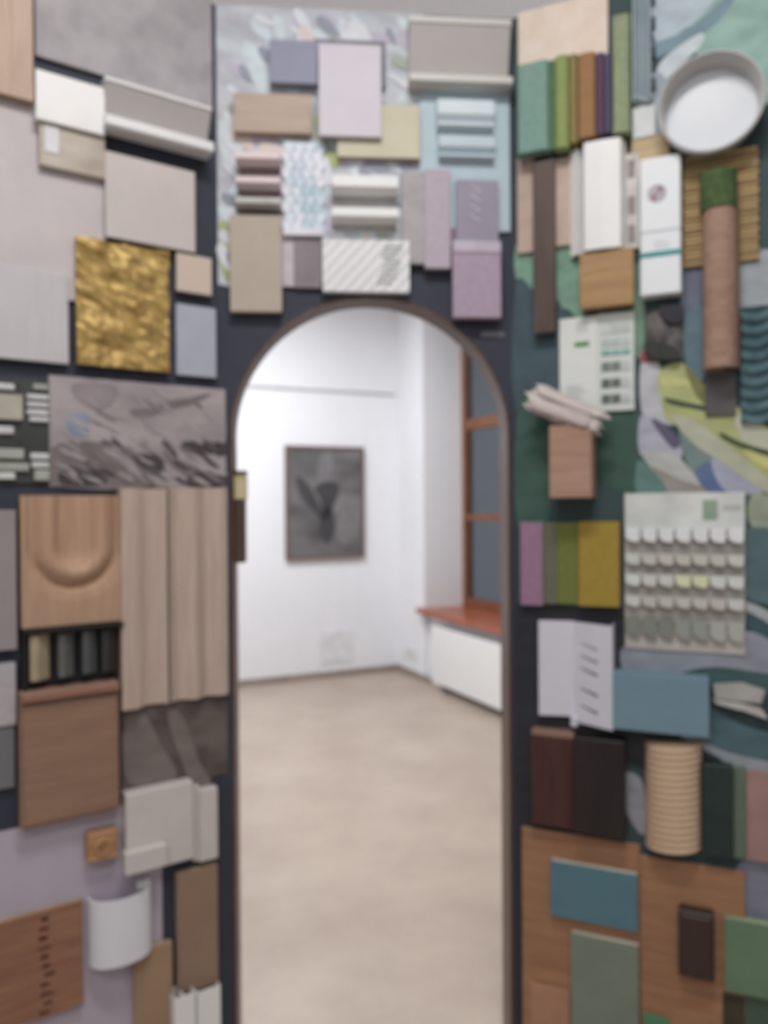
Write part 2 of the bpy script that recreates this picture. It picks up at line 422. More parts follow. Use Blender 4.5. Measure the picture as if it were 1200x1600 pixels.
# botanical mural on the right panel (a flat print)
wr = bpy.data.objects['wall_right']
rw_, rm = 'R', (0.0091, 0.6135, 0.0107, 2.8233, 0, 0.002)
mural = part(wr, 'mural', gbox((0.004, 1.0, .05, TOP - .002, 0, .002), 0), M((62, 86, 86), 'print', 0.7, rgb2=(44, 62, 66), scale=4), label='dark green botanical mural')
STROKES = [
 ((44, 45, 53), [(0.002, 1.231), (0.161, 1.231), (0.286, 1.233), (0.289, 1.138), (0.279, 1.055), (0.284, 0.842), (0.277, 0.643), (0.124, 0.615), (-0.001, 0.604), (-0.001, 0.911)]),
 ((44, 45, 53), [(-0.003, 0.615), (0.018, 0.615), (0.017, 0.357), (0.015, 0.026), (-0.007, 0.020), (-0.005, 0.353)]),
 ((50, 55, 60), [(0.279, 0.927), (0.411, 0.928), (0.484, 0.885), (0.542, 0.850), (0.469, 0.833), (0.319, 0.830), (0.278, 0.857)]),
 ((142, 178, 168), [(0.470, 2.802), (0.698, 2.739), (0.697, 2.426), (0.589, 2.479), (0.491, 2.586), (0.455, 2.618), (0.440, 2.684)]),
 ((176, 192, 204), [(0.362, 2.832), (0.527, 2.786), (0.484, 2.713), (0.433, 2.678), (0.373, 2.653), (0.355, 2.722)]),
 ((116, 144, 156), [(0.352, 2.658), (0.421, 2.670), (0.491, 2.706), (0.534, 2.738), (0.551, 2.731), (0.503, 2.672), (0.433, 2.642), (0.361, 2.621)]),
 ((194, 206, 212), [(0.373, 2.605), (0.421, 2.639), (0.469, 2.658), (0.477, 2.641), (0.455, 2.615), (0.403, 2.575), (0.363, 2.544)]),
 ((150, 162, 172), [(0.342, 2.580), (0.388, 2.562), (0.387, 2.379), (0.326, 2.374), (0.326, 2.519)]),
 ((120, 162, 138), [(0.010, 2.208), (0.062, 2.201), (0.058, 2.084), (0.006, 2.116)]),
 ((118, 160, 134), [(0.106, 2.208), (0.179, 2.191), (0.184, 1.992), (0.148, 2.014), (0.108, 2.046)]),
 ((66, 88, 98), [(0.006, 2.095), (0.058, 2.072), (0.132, 2.014), (0.130, 1.753), (0.004, 1.760)]),
 ((112, 148, 126), [(0.306, 2.093), (0.334, 2.090), (0.333, 1.896), (0.308, 1.898)]),
 ((104, 110, 132), [(0.413, 2.096), (0.471, 2.088), (0.467, 1.987), (0.444, 1.886), (0.424, 1.960)]),
 ((96, 122, 136), [(0.427, 1.959), (0.471, 1.986), (0.473, 1.813), (0.437, 1.831)]),
 ((156, 164, 170), [(0.549, 2.099), (0.696, 2.089), (0.696, 1.977), (0.574, 1.960), (0.548, 1.978)]),
 ((60, 94, 84), [(0.014, 1.780), (0.097, 1.755), (0.088, 1.458), (0.005, 1.458)]),
 ((57, 90, 79), [(0.206, 1.732), (0.320, 1.743), (0.319, 1.596), (0.299, 1.532), (0.228, 1.566)]),
 ((182, 184, 190), [(0.327, 1.862), (0.369, 1.856), (0.381, 1.755), (0.402, 1.700), (0.354, 1.717), (0.326, 1.742)]),
 ((172, 174, 192), [(0.323, 1.723), (0.357, 1.715), (0.411, 1.661), (0.420, 1.618), (0.368, 1.619), (0.322, 1.632)]),
 ((176, 180, 176), [(0.330, 1.635), (0.396, 1.633), (0.446, 1.580), (0.466, 1.542), (0.398, 1.559), (0.345, 1.599)]),
 ((150, 148, 140), [(0.345, 1.599), (0.413, 1.565), (0.487, 1.535), (0.398, 1.522), (0.353, 1.555)]),
 ((92, 128, 122), [(0.316, 1.609), (0.345, 1.596), (0.386, 1.534), (0.316, 1.528)]),
 ((120, 142, 140), [(0.417, 1.689), (0.458, 1.656), (0.501, 1.592), (0.458, 1.569), (0.428, 1.617)]),
 ((88, 110, 154), [(0.452, 1.580), (0.484, 1.605), (0.507, 1.568), (0.516, 1.532), (0.478, 1.535)]),
 ((164, 168, 190), [(0.490, 1.614), (0.558, 1.593), (0.593, 1.571), (0.608, 1.530), (0.521, 1.532)]),
 ((172, 178, 116), [(0.366, 1.821), (0.392, 1.851), (0.426, 1.851), (0.470, 1.800), (0.531, 1.750), (0.614, 1.683), (0.695, 1.601), (0.694, 1.481), (0.614, 1.524), (0.544, 1.578), (0.487, 1.630), (0.441, 1.692), (0.387, 1.713)]),
 ((150, 160, 140), [(0.586, 1.528), (0.654, 1.496), (0.654, 1.436), (0.586, 1.441), (0.569, 1.481)]),
 ((84, 112, 116), [(0.558, 1.438), (0.694, 1.406), (0.694, 1.240), (0.613, 1.259), (0.557, 1.288)]),
 ((168, 176, 180), [(0.557, 1.267), (0.613, 1.244), (0.680, 1.194), (0.680, 1.173), (0.606, 1.220), (0.557, 1.249)]),
 ((62, 88, 96), [(0.557, 1.241), (0.613, 1.213), (0.680, 1.156), (0.680, 1.118), (0.606, 1.174), (0.557, 1.215)]),
 ((142, 148, 162), [(0.281, 1.138), (0.397, 1.153), (0.557, 1.194), (0.633, 1.160), (0.680, 1.095), (0.500, 1.101), (0.411, 1.079), (0.328, 1.062), (0.281, 1.072)]),
 ((62, 94, 96), [(0.408, 1.069), (0.497, 1.095), (0.612, 1.094), (0.693, 1.066), (0.693, 1.013), (0.556, 1.059), (0.470, 1.058)]),
 ((76, 106, 116), [(0.470, 1.001), (0.556, 0.966), (0.693, 0.930), (0.693, 0.869), (0.542, 0.892), (0.448, 0.929)]),
 ((154, 164, 170), [(0.403, 0.934), (0.443, 0.925), (0.527, 0.894), (0.693, 0.869), (0.693, 0.824), (0.556, 0.852), (0.499, 0.881), (0.440, 0.909)]),
 ((150, 152, 164), [(0.278, 0.811), (0.325, 0.794), (0.331, 0.668), (0.303, 0.680), (0.281, 0.734)]),
 ((126, 128, 146), [(0.552, 0.633), (0.692, 0.642), (0.692, 0.501), (0.552, 0.497)]),
]
for k, (c, pts) in enumerate(STROKES):
    part(mural, 'painted_stroke', gprism(smooth_poly(pts, 5), .002, .0024 + k * .00006), M(c, 'print', 0.7, var=0.14, scale=18))
VEINS = [
 ((196, 198, 128), [(0.376, 1.819), (0.415, 1.817), (0.451, 1.798), (0.414, 1.796), (0.378, 1.797)]),
 ((178, 182, 160), [(0.399, 1.722), (0.458, 1.703), (0.530, 1.637), (0.614, 1.558), (0.613, 1.527), (0.516, 1.599), (0.443, 1.656)]),
 ((120, 122, 70), [(0.429, 1.844), (0.473, 1.797), (0.538, 1.730), (0.502, 1.732), (0.459, 1.763)]),
 ((60, 76, 62), [(0.384, 1.768), (0.444, 1.751), (0.538, 1.727), (0.502, 1.724), (0.436, 1.741), (0.392, 1.754)]),
 ((70, 84, 62), [(0.510, 1.676), (0.558, 1.649), (0.614, 1.628), (0.614, 1.616), (0.556, 1.636), (0.516, 1.660)]),
 ((186, 190, 168), [(0.545, 1.722), (0.614, 1.677), (0.655, 1.633), (0.614, 1.631), (0.558, 1.655)]),
 ((196, 198, 122), [(0.565, 1.633), (0.614, 1.610), (0.654, 1.580), (0.614, 1.585), (0.569, 1.613)]),
 ((96, 90, 120), [(0.351, 1.718), (0.384, 1.700), (0.417, 1.657), (0.402, 1.642), (0.369, 1.683)]),
 ((186, 66, 84), [(0.327, 1.885), (0.348, 1.886), (0.364, 1.862), (0.330, 1.862)]),
 ((80, 118, 118), [(0.559, 1.945), (0.615, 1.921), (0.615, 1.909), (0.566, 1.929)]),
]
for k, (c, pts) in enumerate(VEINS):
    part(mural, 'painted_stroke', gprism(smooth_poly(pts, 5), .0044, .0048 + k * .00006), M(c, 'print', 0.7, var=0.1, scale=18))

# ------------------------------------------------------------------ builders for recurring kinds of samples
def channel(W, box, name, label, mat, lip=.045, top=.016):
    """Moulding with a thin upper lip, a face leaning back towards the wall and a thick lower ledge."""
    r = thing(W, box, name, label, 'profile')
    u0, u1, v0, v1, w0, w1 = box
    d = w1 - w0; wl = w0 + .85 * d
    part(r, 'web', gex_u([(v1 - top, w0), (v1 - top, wl - .004), (v0 + lip, w0 + .006), (v0 + lip, w0)], u0 + .002, u1 - .002), M((182, 176, 173), 'plain', 0.6, var=.02), label='recessed face with its shade painted in grey')  # recess shade is painted into this face as grey
    part(r, 'upper_lip', gbox((u0, u1, v1 - top, v1, w0, wl), .002), mat)
    part(r, 'lower_ledge', gex_u([(v0 + lip, w0), (v0 + lip, w1 - .006), (v0 + lip - .004, w1), (v0 + .004, w1), (v0, w1 - .006), (v0, w0)], u0, u1), mat)
    return r

def slat_stack(W, box, name, label, mat, rows, depth, backmat=None, cat='profile', h=.2):
    """A backplate with projecting horizontal slats; rows = list of (t0, t1)."""
    r = thing(W, box, name, label, cat)
    u0, u1, v0, v1, w0, w1 = box
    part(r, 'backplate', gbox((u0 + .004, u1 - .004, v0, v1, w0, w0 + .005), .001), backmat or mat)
    for q in rows:
        m = q[2] if len(q) > 2 else mat
        va, vb = v0 + q[0] * (v1 - v0), v0 + q[1] * (v1 - v0); wq = w0 + depth
        part(r, 'slat', gex_u([(vb, w0 + .005), (vb, wq - .004), (vb - .003, wq), (va + .25 * (vb - va), wq), (va, w0 + .6 * depth), (va, w0 + .005)], u0, u1), m)
    return r

# ------------------------------------------------------------------ LEFT PANEL
board('L', (-0.5948, -0.4522, 2.4186, 2.7349, 0.002, 0.034), 'timber_sample', 'pinkish beige timber board hanging at the upper left edge', 'wood sample', M((196, 166, 142), 'wood', 0.5, rgb2=(176, 146, 124)), MDF)
board('L', (-0.4442, -0.0204, 2.5373, 2.8274, 0, 0.012), 'concrete_sample', 'large mottled grey concrete-look panel at the upper left', 'panel', M((176, 170, 174), 'concrete', 0.6, rgb2=(152, 146, 150), scale=11))
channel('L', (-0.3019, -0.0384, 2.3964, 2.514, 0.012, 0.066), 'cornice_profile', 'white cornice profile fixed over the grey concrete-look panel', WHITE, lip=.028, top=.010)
board('L', (-0.449, -0.2979, 2.3809, 2.4929, 0.016, 0.04), 'tile_sample', 'blank white tile beside the cornice profile, upper left', 'tile', M((232, 230, 228), 'plain', 0.4, var=0.02))
_b = board('L', (-0.4398, -0.2958, 2.2838, 2.3996, 0.01, 0.028), 'onyx_sample', 'beige translucent onyx-look tile under the blank white tile', 'tile', M((196, 184, 172), 'print', 0.3, rgb2=(162, 146, 128), scale=9))
bw, bb = 'L', (-0.4292, -0.399, 2.3162, 2.3777, 0.028, 0.03)
part(FACE[_b.name], 'pale_patch', gbox(bb, .001), M((214, 212, 216), 'plain', 0.35), label='whitish patch')
board('L', (-0.5953, -0.2905, 1.9883, 2.4783, 0, 0.009), 'plaster_sample', 'big pale pinkish plaster panel at the left edge', 'panel', M((208, 199, 198), 'concrete', 0.65, rgb2=(194, 184, 186), scale=5, bump=.05))
board('L', (-0.2956, -0.0748, 2.148, 2.3521, 0.012, 0.028), 'stone_sample', 'plain warm grey stone-look panel under the cornice profile', 'panel', M((204, 194, 190), 'concrete', 0.6, rgb2=(196, 186, 182), scale=6, bump=.05), M((170, 160, 156), 'plain'))
lb = board('L', (-0.5992, -0.3806, 1.8365, 2.0455, 0.009, 0.024), 'stone_sample', 'pale grey finely lined panel beside the gold foil panel', 'panel', M((196, 193, 194), 'concrete', 0.6, var=0.03, bump=.05))
w_, b_ = 'L', (-0.5993, -0.3808, 1.8363, 2.0452, 0.024, 0.025)
for k in range(16):
    s = .62 + k * .024
    part(FACE[lb.name], 'raised_line', gbox(sub(b_, s, s + .008, .02, .98, .0235, .0246), 0), M((202, 199, 200), 'plain'))
# crumpled gold foil
gw_, gb_ = 'L', (-0.3628, -0.1436, 1.8393, 2.1372, 0.008, 0.034)
def gold(s, t):
    p = Vector((s * 3.2 + 2.0 * t * .0, t * 6.5 + s * 2.2, 3.1))
    a = noise.fractal(p, 1.0, 2.1, 4); b = abs(noise.noise(p * 1.7 + Vector((4, 2, 0))))
    return gb_[5] - .010 + .011 * a - .010 * b + .004
g = thing('L', gb_, 'gold_foil_sample', 'crumpled golden foil panel on the left wall', 'panel')
part(g, 'backing_board', gbox((gb_[0] + .002, gb_[1] - .002, gb_[2] + .002, gb_[3] - .002, gb_[4], gb_[4] + .006)), BLACK)
part(g, 'foil', ghf((gb_[0], gb_[1], gb_[2], gb_[3], gb_[4] + .006, gb_[5]), 56, 80, gold), M((200, 166, 92), 'plain', 0.5, metal=0.35, var=0.1, rgb2=(158, 124, 60), scale=26), smooth=True)
board('L', (-0.1225, -0.0298, 2.0471, 2.1431, 0.003, 0.022), 'swatch', 'small square beige swatch to the right of the gold foil', 'tile', M((206, 188, 172), 'plain', 0.6, var=0.03), MDF)
board('L', (-0.1226, -0.0175, 1.8368, 2.0165, 0.002, 0.018), 'swatch', 'pale blue grey upright swatch to the right of the gold foil', 'tile', M((172, 178, 192), 'plain', 0.5, var=0.03))
# photo print with rubble
pw_, pb_ = 'L', (-0.4216, 0.013, 1.5515, 1.8112, 0, 0.007)
ph = thing('L', pb_, 'photo_print', 'grey photographic print of blurred rubble above the fluted wood', 'print')
part(ph, 'board', gbox(pb_[:4] + (0, .006)), M((178, 166, 168), 'print', 0.5, rgb2=(152, 140, 142), scale=7))
SH = {'d': M((74, 66, 68), 'print', 0.5, var=0.25), 'm': M((122, 111, 112), 'print', 0.5, var=0.2), 'l': M((158, 148, 150), 'print', 0.5), 'b': M((138, 148, 168), 'print', 0.5), 'n': M((148, 136, 139), 'print', 0.5), 'w': M((170, 163, 164), 'print', 0.5)}
for key, pts in (
 ('n', [(-0.367, 1.794), (-0.272, 1.799), (-0.275, 1.758), (-0.317, 1.737), (-0.360, 1.761)]), ('b', [(-0.382, 1.718), (-0.364, 1.724), (-0.333, 1.724), (-0.332, 1.700), (-0.337, 1.671), (-0.355, 1.668), (-0.381, 1.669), (-0.384, 1.691)]),
 ('m', [(-0.418, 1.642), (-0.318, 1.661), (-0.196, 1.626), (-0.189, 1.555), (-0.419, 1.556)]), ('d', [(-0.303, 1.667), (-0.235, 1.645), (-0.164, 1.627), (-0.156, 1.607), (-0.220, 1.614), (-0.288, 1.647)]),
 ('d', [(-0.281, 1.588), (-0.212, 1.583), (-0.181, 1.552), (-0.289, 1.551)]), ('d', [(-0.101, 1.670), (0.009, 1.671), (0.009, 1.637), (-0.047, 1.642), (-0.095, 1.650)]),
 ('d', [(-0.082, 1.589), (0.009, 1.599), (0.008, 1.557), (-0.089, 1.553)]), ('l', [(-0.303, 1.646), (-0.243, 1.625), (-0.145, 1.568), (-0.189, 1.561), (-0.258, 1.604)]),
 ('w', [(-0.131, 1.639), (-0.064, 1.619), (0.009, 1.597), (0.008, 1.584), (-0.082, 1.605)]), ('m', [(-0.234, 1.742), (-0.192, 1.748), (-0.163, 1.738), (-0.195, 1.726), (-0.229, 1.727)]),
 ('m', [(-0.163, 1.763), (-0.097, 1.781), (-0.028, 1.797), (-0.080, 1.766), (-0.150, 1.748)]), ('d', [(-0.397, 1.589), (-0.333, 1.599), (-0.292, 1.569), (-0.319, 1.554), (-0.393, 1.556)]),
 ('d', [(-0.235, 1.630), (-0.164, 1.622), (-0.155, 1.579), (-0.204, 1.594)]), ('m', [(-0.156, 1.643), (-0.081, 1.630), (0.005, 1.565), (-0.065, 1.569), (-0.132, 1.604)]),
 ('l', [(-0.114, 1.705), (0.006, 1.725), (0.006, 1.684), (-0.098, 1.670)])):
    part(ph, 'printed_shape', gprism(smooth_poly(pts, 4), .006, .0065 + random.random() * .0008), SH[key])
random.seed(17)
for k in range(90):
    t = min(.98, abs(random.gauss(0, .28))) if k < 70 else random.random()
    uu = random.uniform(pb_[0] + .03, pb_[1] - .03); vv = pb_[2] + .012 + t * (pb_[3] - pb_[2] - .03)
    ln = random.uniform(.012, .032); th = random.uniform(.002, .006); an = math.radians(random.gauss(-30, 8))
    c, q = math.cos(an), math.sin(an)
    pts = [(uu + x * c - y * q, vv + x * q + y * c) for x, y in ((-ln, 0), (-ln * .4, th), (ln * .5, th * .8), (ln, 0), (ln * .4, -th), (-ln * .5, -th * .8))]
    part(ph, 'printed_shape', gprism(smooth_poly(pts, 3), .006, .0074 + k * .00001), SH[random.choice('dmmlw' if t < .45 else 'mllw')])
# slate board with pale chips
sw_, sb_ = 'L', (-0.6, -0.4215, 1.5581, 1.7968, 0, 0.007)
sl = thing('L', sb_, 'chip_board', 'dark slate board with pale chips and slats at the left edge', 'sample board')
part(sl, 'backing_board', gbox(sb_[:4] + (0, .007)), M((72, 74, 72), 'concrete', 0.6, rgb2=(50, 52, 52)))
CH1 = M((206, 208, 206), 'plain', 0.5); CH2 = M((176, 172, 156), 'plain', 0.6); CH3 = M((164, 168, 158), 'plain', 0.6)
def chip(args, m_, nm='chip'):
    part(sl, nm, gbox(args[1], .002), m_)
chip(('L', (-0.5628, -0.4948, 1.768, 1.7823, 0.007, 0.016)), CH1); chip(('L', (-0.5636, -0.4787, 1.7007, 1.758, 0.007, 0.02)), CH2); chip(('L', (-0.5636, -0.497, 1.6691, 1.6863, 0.007, 0.016)), CH1)
chip(('L', (-0.5641, -0.4764, 1.6136, 1.6366, 0.007, 0.016)), CH3); chip(('L', (-0.5644, -0.466, 1.5864, 1.6051, 0.007, 0.016)), CH3); chip(('L', (-0.5646, -0.4953, 1.5675, 1.5832, 0.007, 0.016)), CH1)
chip(('L', (-0.4562, -0.425, 1.7734, 1.7866, 0.007, 0.016)), CH3, 'slat'); chip(('L', (-0.4698, -0.4238, 1.751, 1.7627, 0.007, 0.016)), CH1, 'slat'); chip(('L', (-0.47, -0.424, 1.7335, 1.7452, 0.007, 0.016)), CH1, 'slat'); chip(('L', (-0.4702, -0.4242, 1.716, 1.7277, 0.007, 0.016)), CH1, 'slat'); chip(('L', (-0.465, -0.4243, 1.7, 1.7117, 0.007, 0.016)), CH1, 'slat')
chip(('L', (-0.4631, -0.4237, 1.6138, 1.6284, 0.007, 0.016)), CH1, 'slat'); chip(('L', (-0.4606, -0.4239, 1.5948, 1.608, 0.007, 0.016)), CH1, 'slat'); chip(('L', (-0.4554, -0.4228, 1.5656, 1.5905, 0.007, 0.016)), CH3, 'slat')

# carved oak panel with nested U reliefs
OAK = M((192, 154, 124), 'wood', 0.55, rgb2=(178, 140, 112))
kw, kb = 'L', (-0.4873, -0.2687, 1.2314, 1.5316, 0.003, 0.038)
def carved(s, t):
    asp = (kb[3] - kb[2]) / (kb[1] - kb[0])
    x = (s - .53); y = (t - .60) * asp
    d = abs(x) if y > 0 else math.hypot(x, y)
    w = kb[5] - .012
    if d < .17: w = kb[5] - .024 + .006 * (d / .17) ** 2
    elif d < .39: w = kb[5] - .014 * (1 - math.sin(math.pi * (d - .17) / .22))
    elif d < .47: w = kb[5] - .014 - .009 * math.sin(math.pi * (d - .39) / .08)
    else: w = kb[5] - .013 + .004 * min(1, (d - .47) / .1)
    return w
cp = single('L', ghf(kb, 64, 84, carved), 'carved_board', OAK, 'light oak panel carved with a U-shaped relief', 'wood panel', smooth=True)
# fluted boards
FLU = M((198, 177, 161), 'wood', 0.55, rgb2=(186, 161, 146))
fw, fb = 'L', (-0.2691, -0.1559, 1.0157, 1.5491, 0.004, 0.042)
def flute1(s, t): return fb[5] - .003 - .024 * (0.5 - 0.5 * math.cos(2 * math.pi * (s * .9 - .1))) ** 1.0 * (1 if s > .4 else .35)
single('L', ghf(fb, 40, 4, flute1), 'fluted_board', FLU, 'longer of the two pale fluted wood boards, beside the carved oak', 'wood panel', smooth=True)
fw2, fb2 = 'L', (-0.149, 0.0062, 1.0158, 1.552, 0.004, 0.036)
def flute2(s, t): return fb2[5] - .003 - .018 * (0.5 - 0.5 * math.cos(2 * math.pi * (s * 2.1 + .15)))
single('L', ghf(fb2, 48, 4, flute2), 'fluted_board', FLU, 'shorter of the two pale fluted wood boards, next to the arch', 'wood panel', smooth=True)
# tray of finish bars
tw, tb = 'L', (-0.4871, -0.267, 1.0908, 1.2279, 0, 0.024)
tr = thing('L', tb, 'finish_tray', 'black tray with four upright finish bars under the carved oak', 'sample tray')
part(tr, 'back', gbox(tb[:4] + (0, .006)), BLACK)
part(tr, 'rim', gbox(sub(tb, 0, 1, .94, 1, .006, .05)), BLACK)
part(tr, 'rim', gbox(sub(tb, 0, .05, 0, .94, .006, .03)), BLACK)
for (bar, c) in ((('L', (-0.4715, -0.4287, 1.1123, 1.2149, 0.006, 0.042)), (168, 152, 122)), (('L', (-0.4115, -0.3754, 1.1129, 1.2132, 0.006, 0.038)), (96, 96, 94)), (('L', (-0.3583, -0.3239, 1.1151, 1.214, 0.006, 0.038)), (84, 86, 88)), (('L', (-0.3146, -0.2761, 1.1135, 1.2124, 0.006, 0.036)), (54, 50, 50))):
    u0, u1, v0, v1, w0, w1 = bar[1]
    part(tr, 'finish_bar', gex_v([(u0, w0), (u1, w0), (u1, w0 + .014), (u0 + .35 * (u1 - u0), w1), (u0, w1 - .004)], v0, v1), M(c, 'plain', 0.45))
# brown box panel with a lip
xw, xb = 'L', (-0.4951, -0.2781, 0.7824, 1.0901, 0.003, 0.046)
bx = thing('L', xb, 'cabinet_front', 'brown wooden box front with a reddish lip under the tray', 'wood panel')
BRW = M((154, 119, 96), 'wood', 0.5, rgb2=(142, 107, 86), grain='h')
part(bx, 'body', gbox(xb[:5] + (xb[5] - .006,), .003), BRW)
part(bx, 'door', gbox(sub(xb, .03, .97, .03, .9, xb[5] - .006, xb[5]), .004), BRW)
part(bx, 'lip', gbox(sub(xb, .01, .99, .93, .995, xb[5] - .006, xb[5] + .012), .004), M((150, 104, 84), 'wood', 0.5, grain='h'))
# rough textile print
rw1, rb1 = 'L', (-0.2639, 0.0192, 0.7995, 1.0122, 0, 0.005)
rt = thing('L', rb1, 'textile_print', 'dark taupe textile print below the fluted boards', 'print')
part(rt, 'cloth', gbox(rb1, .001), M((112, 100, 96), 'print', 0.8, rgb2=(82, 72, 68), scale=9))
for pts in ([(-0.254, 0.992), (-0.214, 1.001), (-0.170, 0.914), (-0.130, 0.818), (-0.249, 0.831)], [(-0.150, 0.988), (-0.112, 0.972), (-0.067, 0.846), (-0.037, 0.787), (-0.088, 0.798), (-0.129, 0.899)]):
    part(rt, 'light_fold', gprism(smooth_poly(pts, 5), .005, .0058), M((122, 112, 108), 'print', 0.8))
# white door profile with block and strip
dw, db = 'L', (-0.266, -0.0322, 0.6146, 0.8131, 0.004, 0.04)
dp = thing('L', db, 'door_profile', 'off-white stepped door profile with a small ledge block', 'profile')
OFFW = M((206, 198, 194), 'plain', 0.5, var=0.03)
part(dp, 'wide_board', gbox(only('L', (-0.2646, -0.0967, 0.6162, 0.813, 0.004, 0.04)), .003), OFFW)
part(dp, 'rebate', gbox(only('L', (-0.0917, -0.0732, 0.5986, 0.7914, 0.004, 0.022)), .002), OFFW)
part(dp, 'narrow_strip', gbox(only('L', (-0.0786, -0.029, 0.5965, 0.7818, 0.004, 0.032)), .003), OFFW)
part(dp, 'ledge_block', gbox(only('L', (-0.2738, -0.1728, 0.628, 0.6833, 0.04, 0.066)), .003), OFFW)
board('L', (-0.1353, -0.029, 0.2697, 0.58, 0.003, 0.026), 'swatch', 'tall brown board sample below the off-white door profile', 'wood sample', M((148, 120, 98), 'plain', 0.6, var=0.04), MDF)
# hollow white window profiles
qw, qb = 'L', (-0.1548, -0.0316, 0.0728, 0.2905, 0.003, 0.05)
wp_ = thing('L', qb, 'window_profile', 'hollow white plastic window profile at the lower left, beside the arch', 'profile')
def hollow(bx_, th=.003):
    u0, u1, v0, v1, w0, w1 = bx_
    return gjoin(gbox((u0, u0 + th, v0, v1, w0, w1), .0008), gbox((u1 - th, u1, v0, v1, w0, w1), .0008), gbox((u0 + th, u1 - th, v0, v1, w0, w0 + th), .0008), gbox((u0 + th, u1 - th, v0, v1, w1 - th, w1), .0008))
part(wp_, 'front_chamber', hollow(only('L', (-0.1562, -0.1008, 0.0897, 0.2874, 0.003, 0.054))), WHITEP)
part(wp_, 'side_chamber', hollow(only('L', (-0.0938, -0.031, 0.0558, 0.2761, 0.003, 0.044))), WHITEP)
part(wp_, 'inner_web', gbox(only('L', (-0.1339, -0.129, 0.0884, 0.2862, 0.006, 0.05)), .0005), WHITEP)
# lavender board with things on it
board('L', (-0.6097, -0.1669, 0.0971, 0.7772, 0, 0.004), 'colour_board', 'large flat lavender board at the lower left', 'panel', M((182, 172, 186), 'plain', 0.6, var=0.03), t=.002)
cw1, cb1 = 'L', (-0.353, -0.2829, 0.6692, 0.7372, 0.004, 0.04)
cc = thing('L', cb1, 'carved_block', 'small carved wooden rosette block on the lavender board', 'wood block')
CWD = M((196, 146, 98), 'wood', 0.5, rgb2=(160, 110, 70), grain='h')
part(cc, 'block', gbox(cb1, .004), CWD)
cu, cv = (cb1[0] + cb1[1]) / 2, (cb1[2] + cb1[3]) / 2
part(cc, 'ring', glathe(cu, cv, [(.020, .038), (.020, .044), (.016, .047), (.012, .044), (.012, .040)], 28), CWD, smooth=True)
for k in range(4):
    a = math.pi / 4 + k * math.pi / 2
    part(cc, 'petal', gprism(smooth_poly([(cu + .002 * math.cos(a), cv + .002 * math.sin(a)), (cu + .008 * math.cos(a + .5), cv + .008 * math.sin(a + .5)), (cu + .0115 * math.cos(a), cv + .0115 * math.sin(a)), (cu + .008 * math.cos(a - .5), cv + .008 * math.sin(a - .5))], 4), .04, .046), CWD)
ew, eb = 'L', (-0.6124, -0.3619, 0.3368, 0.5824, 0.004, 0.024)
en = board('L', eb, 'engraved_board', 'reddish brown board with burnt vertical marks, lower left', 'wood sample', M((160, 112, 84), 'wood', 0.6, rgb2=(138, 92, 68), grain='h'), MDF)
random.seed(11)
ENG = M((92, 56, 42), 'plain', 0.8)
mw, mb = 'L', (-0.4592, -0.4239, 0.3363, 0.5709, 0.024, 0.025)
for k in range(11):
    t = k / 11
    for q in range(2):
        s = random.random() * .45
        part(FACE[en.name], 'burnt_mark', gbox(sub(mb, s, s + .3 + random.random() * .25, 1 - t - .055, 1 - t - .055 + .02 + .02 * random.random(), .0235, .0247), 0), ENG)
hw, hb = 'L', (-0.3489, -0.1988, 0.4194, 0.5771, 0.004, 0.064)
uc = (hb[0] + hb[1]) / 2; ru = (hb[1] - hb[0]) / 2
def gutter(ro, ri, n=24):
    o = [(uc + ro * math.cos(math.pi * k / n), .006 + (hb[5] - .004) * (ro / ru) * math.sin(math.pi * k / n) ** .8) for k in range(n + 1)]
    i = [(uc + ri * math.cos(math.pi * k / n), .006 + (hb[5] - .004) * (ri / ru) * math.sin(math.pi * k / n) ** .8) for k in range(n, -1, -1)]
    return o + i
gu = thing('L', hb, 'gutter_sample', 'curved white plastic gutter piece on the lavender board', 'profile')
part(gu, 'shell', gex_v(gutter(ru, ru - .005), hb[2], hb[3]), M((222, 222, 230), 'plain', 0.35, var=0.01), smooth=True)
part(gu, 'clip', gbox((uc + ru * .55, uc + ru * .98, hb[3] - .012, hb[3] + .010, .004, .022), .002), WHITEP)
board('L', (-0.2438, -0.149, 0.0371, 0.4168, 0.005, 0.024), 'swatch', 'tan board sample under the curved gutter piece', 'wood sample', M((162, 130, 100), 'plain', 0.6, var=0.05), MDF)
board('L', (-0.6048, -0.4963, 1.1864, 1.4987, 0.003, 0.026), 'swatch', 'plain grey slab at the left edge beside the carved oak', 'panel', M((150, 142, 142), 'concrete', 0.6, var=0.05))
board('L', (-0.6066, -0.4991, 1.0166, 1.1568, 0.003, 0.02), 'cloth_sample', 'pale grey cloth swatch at the left edge below the slab', 'cloth sample', M((182, 176, 180), 'fabric', 0.9))
board('L', (-0.6073, -0.5022, 0.8746, 1.0153, 0.003, 0.014), 'cloth_sample', 'darker grey cloth swatch at the left edge, lowest one', 'cloth sample', M((118, 118, 122), 'fabric', 0.9))

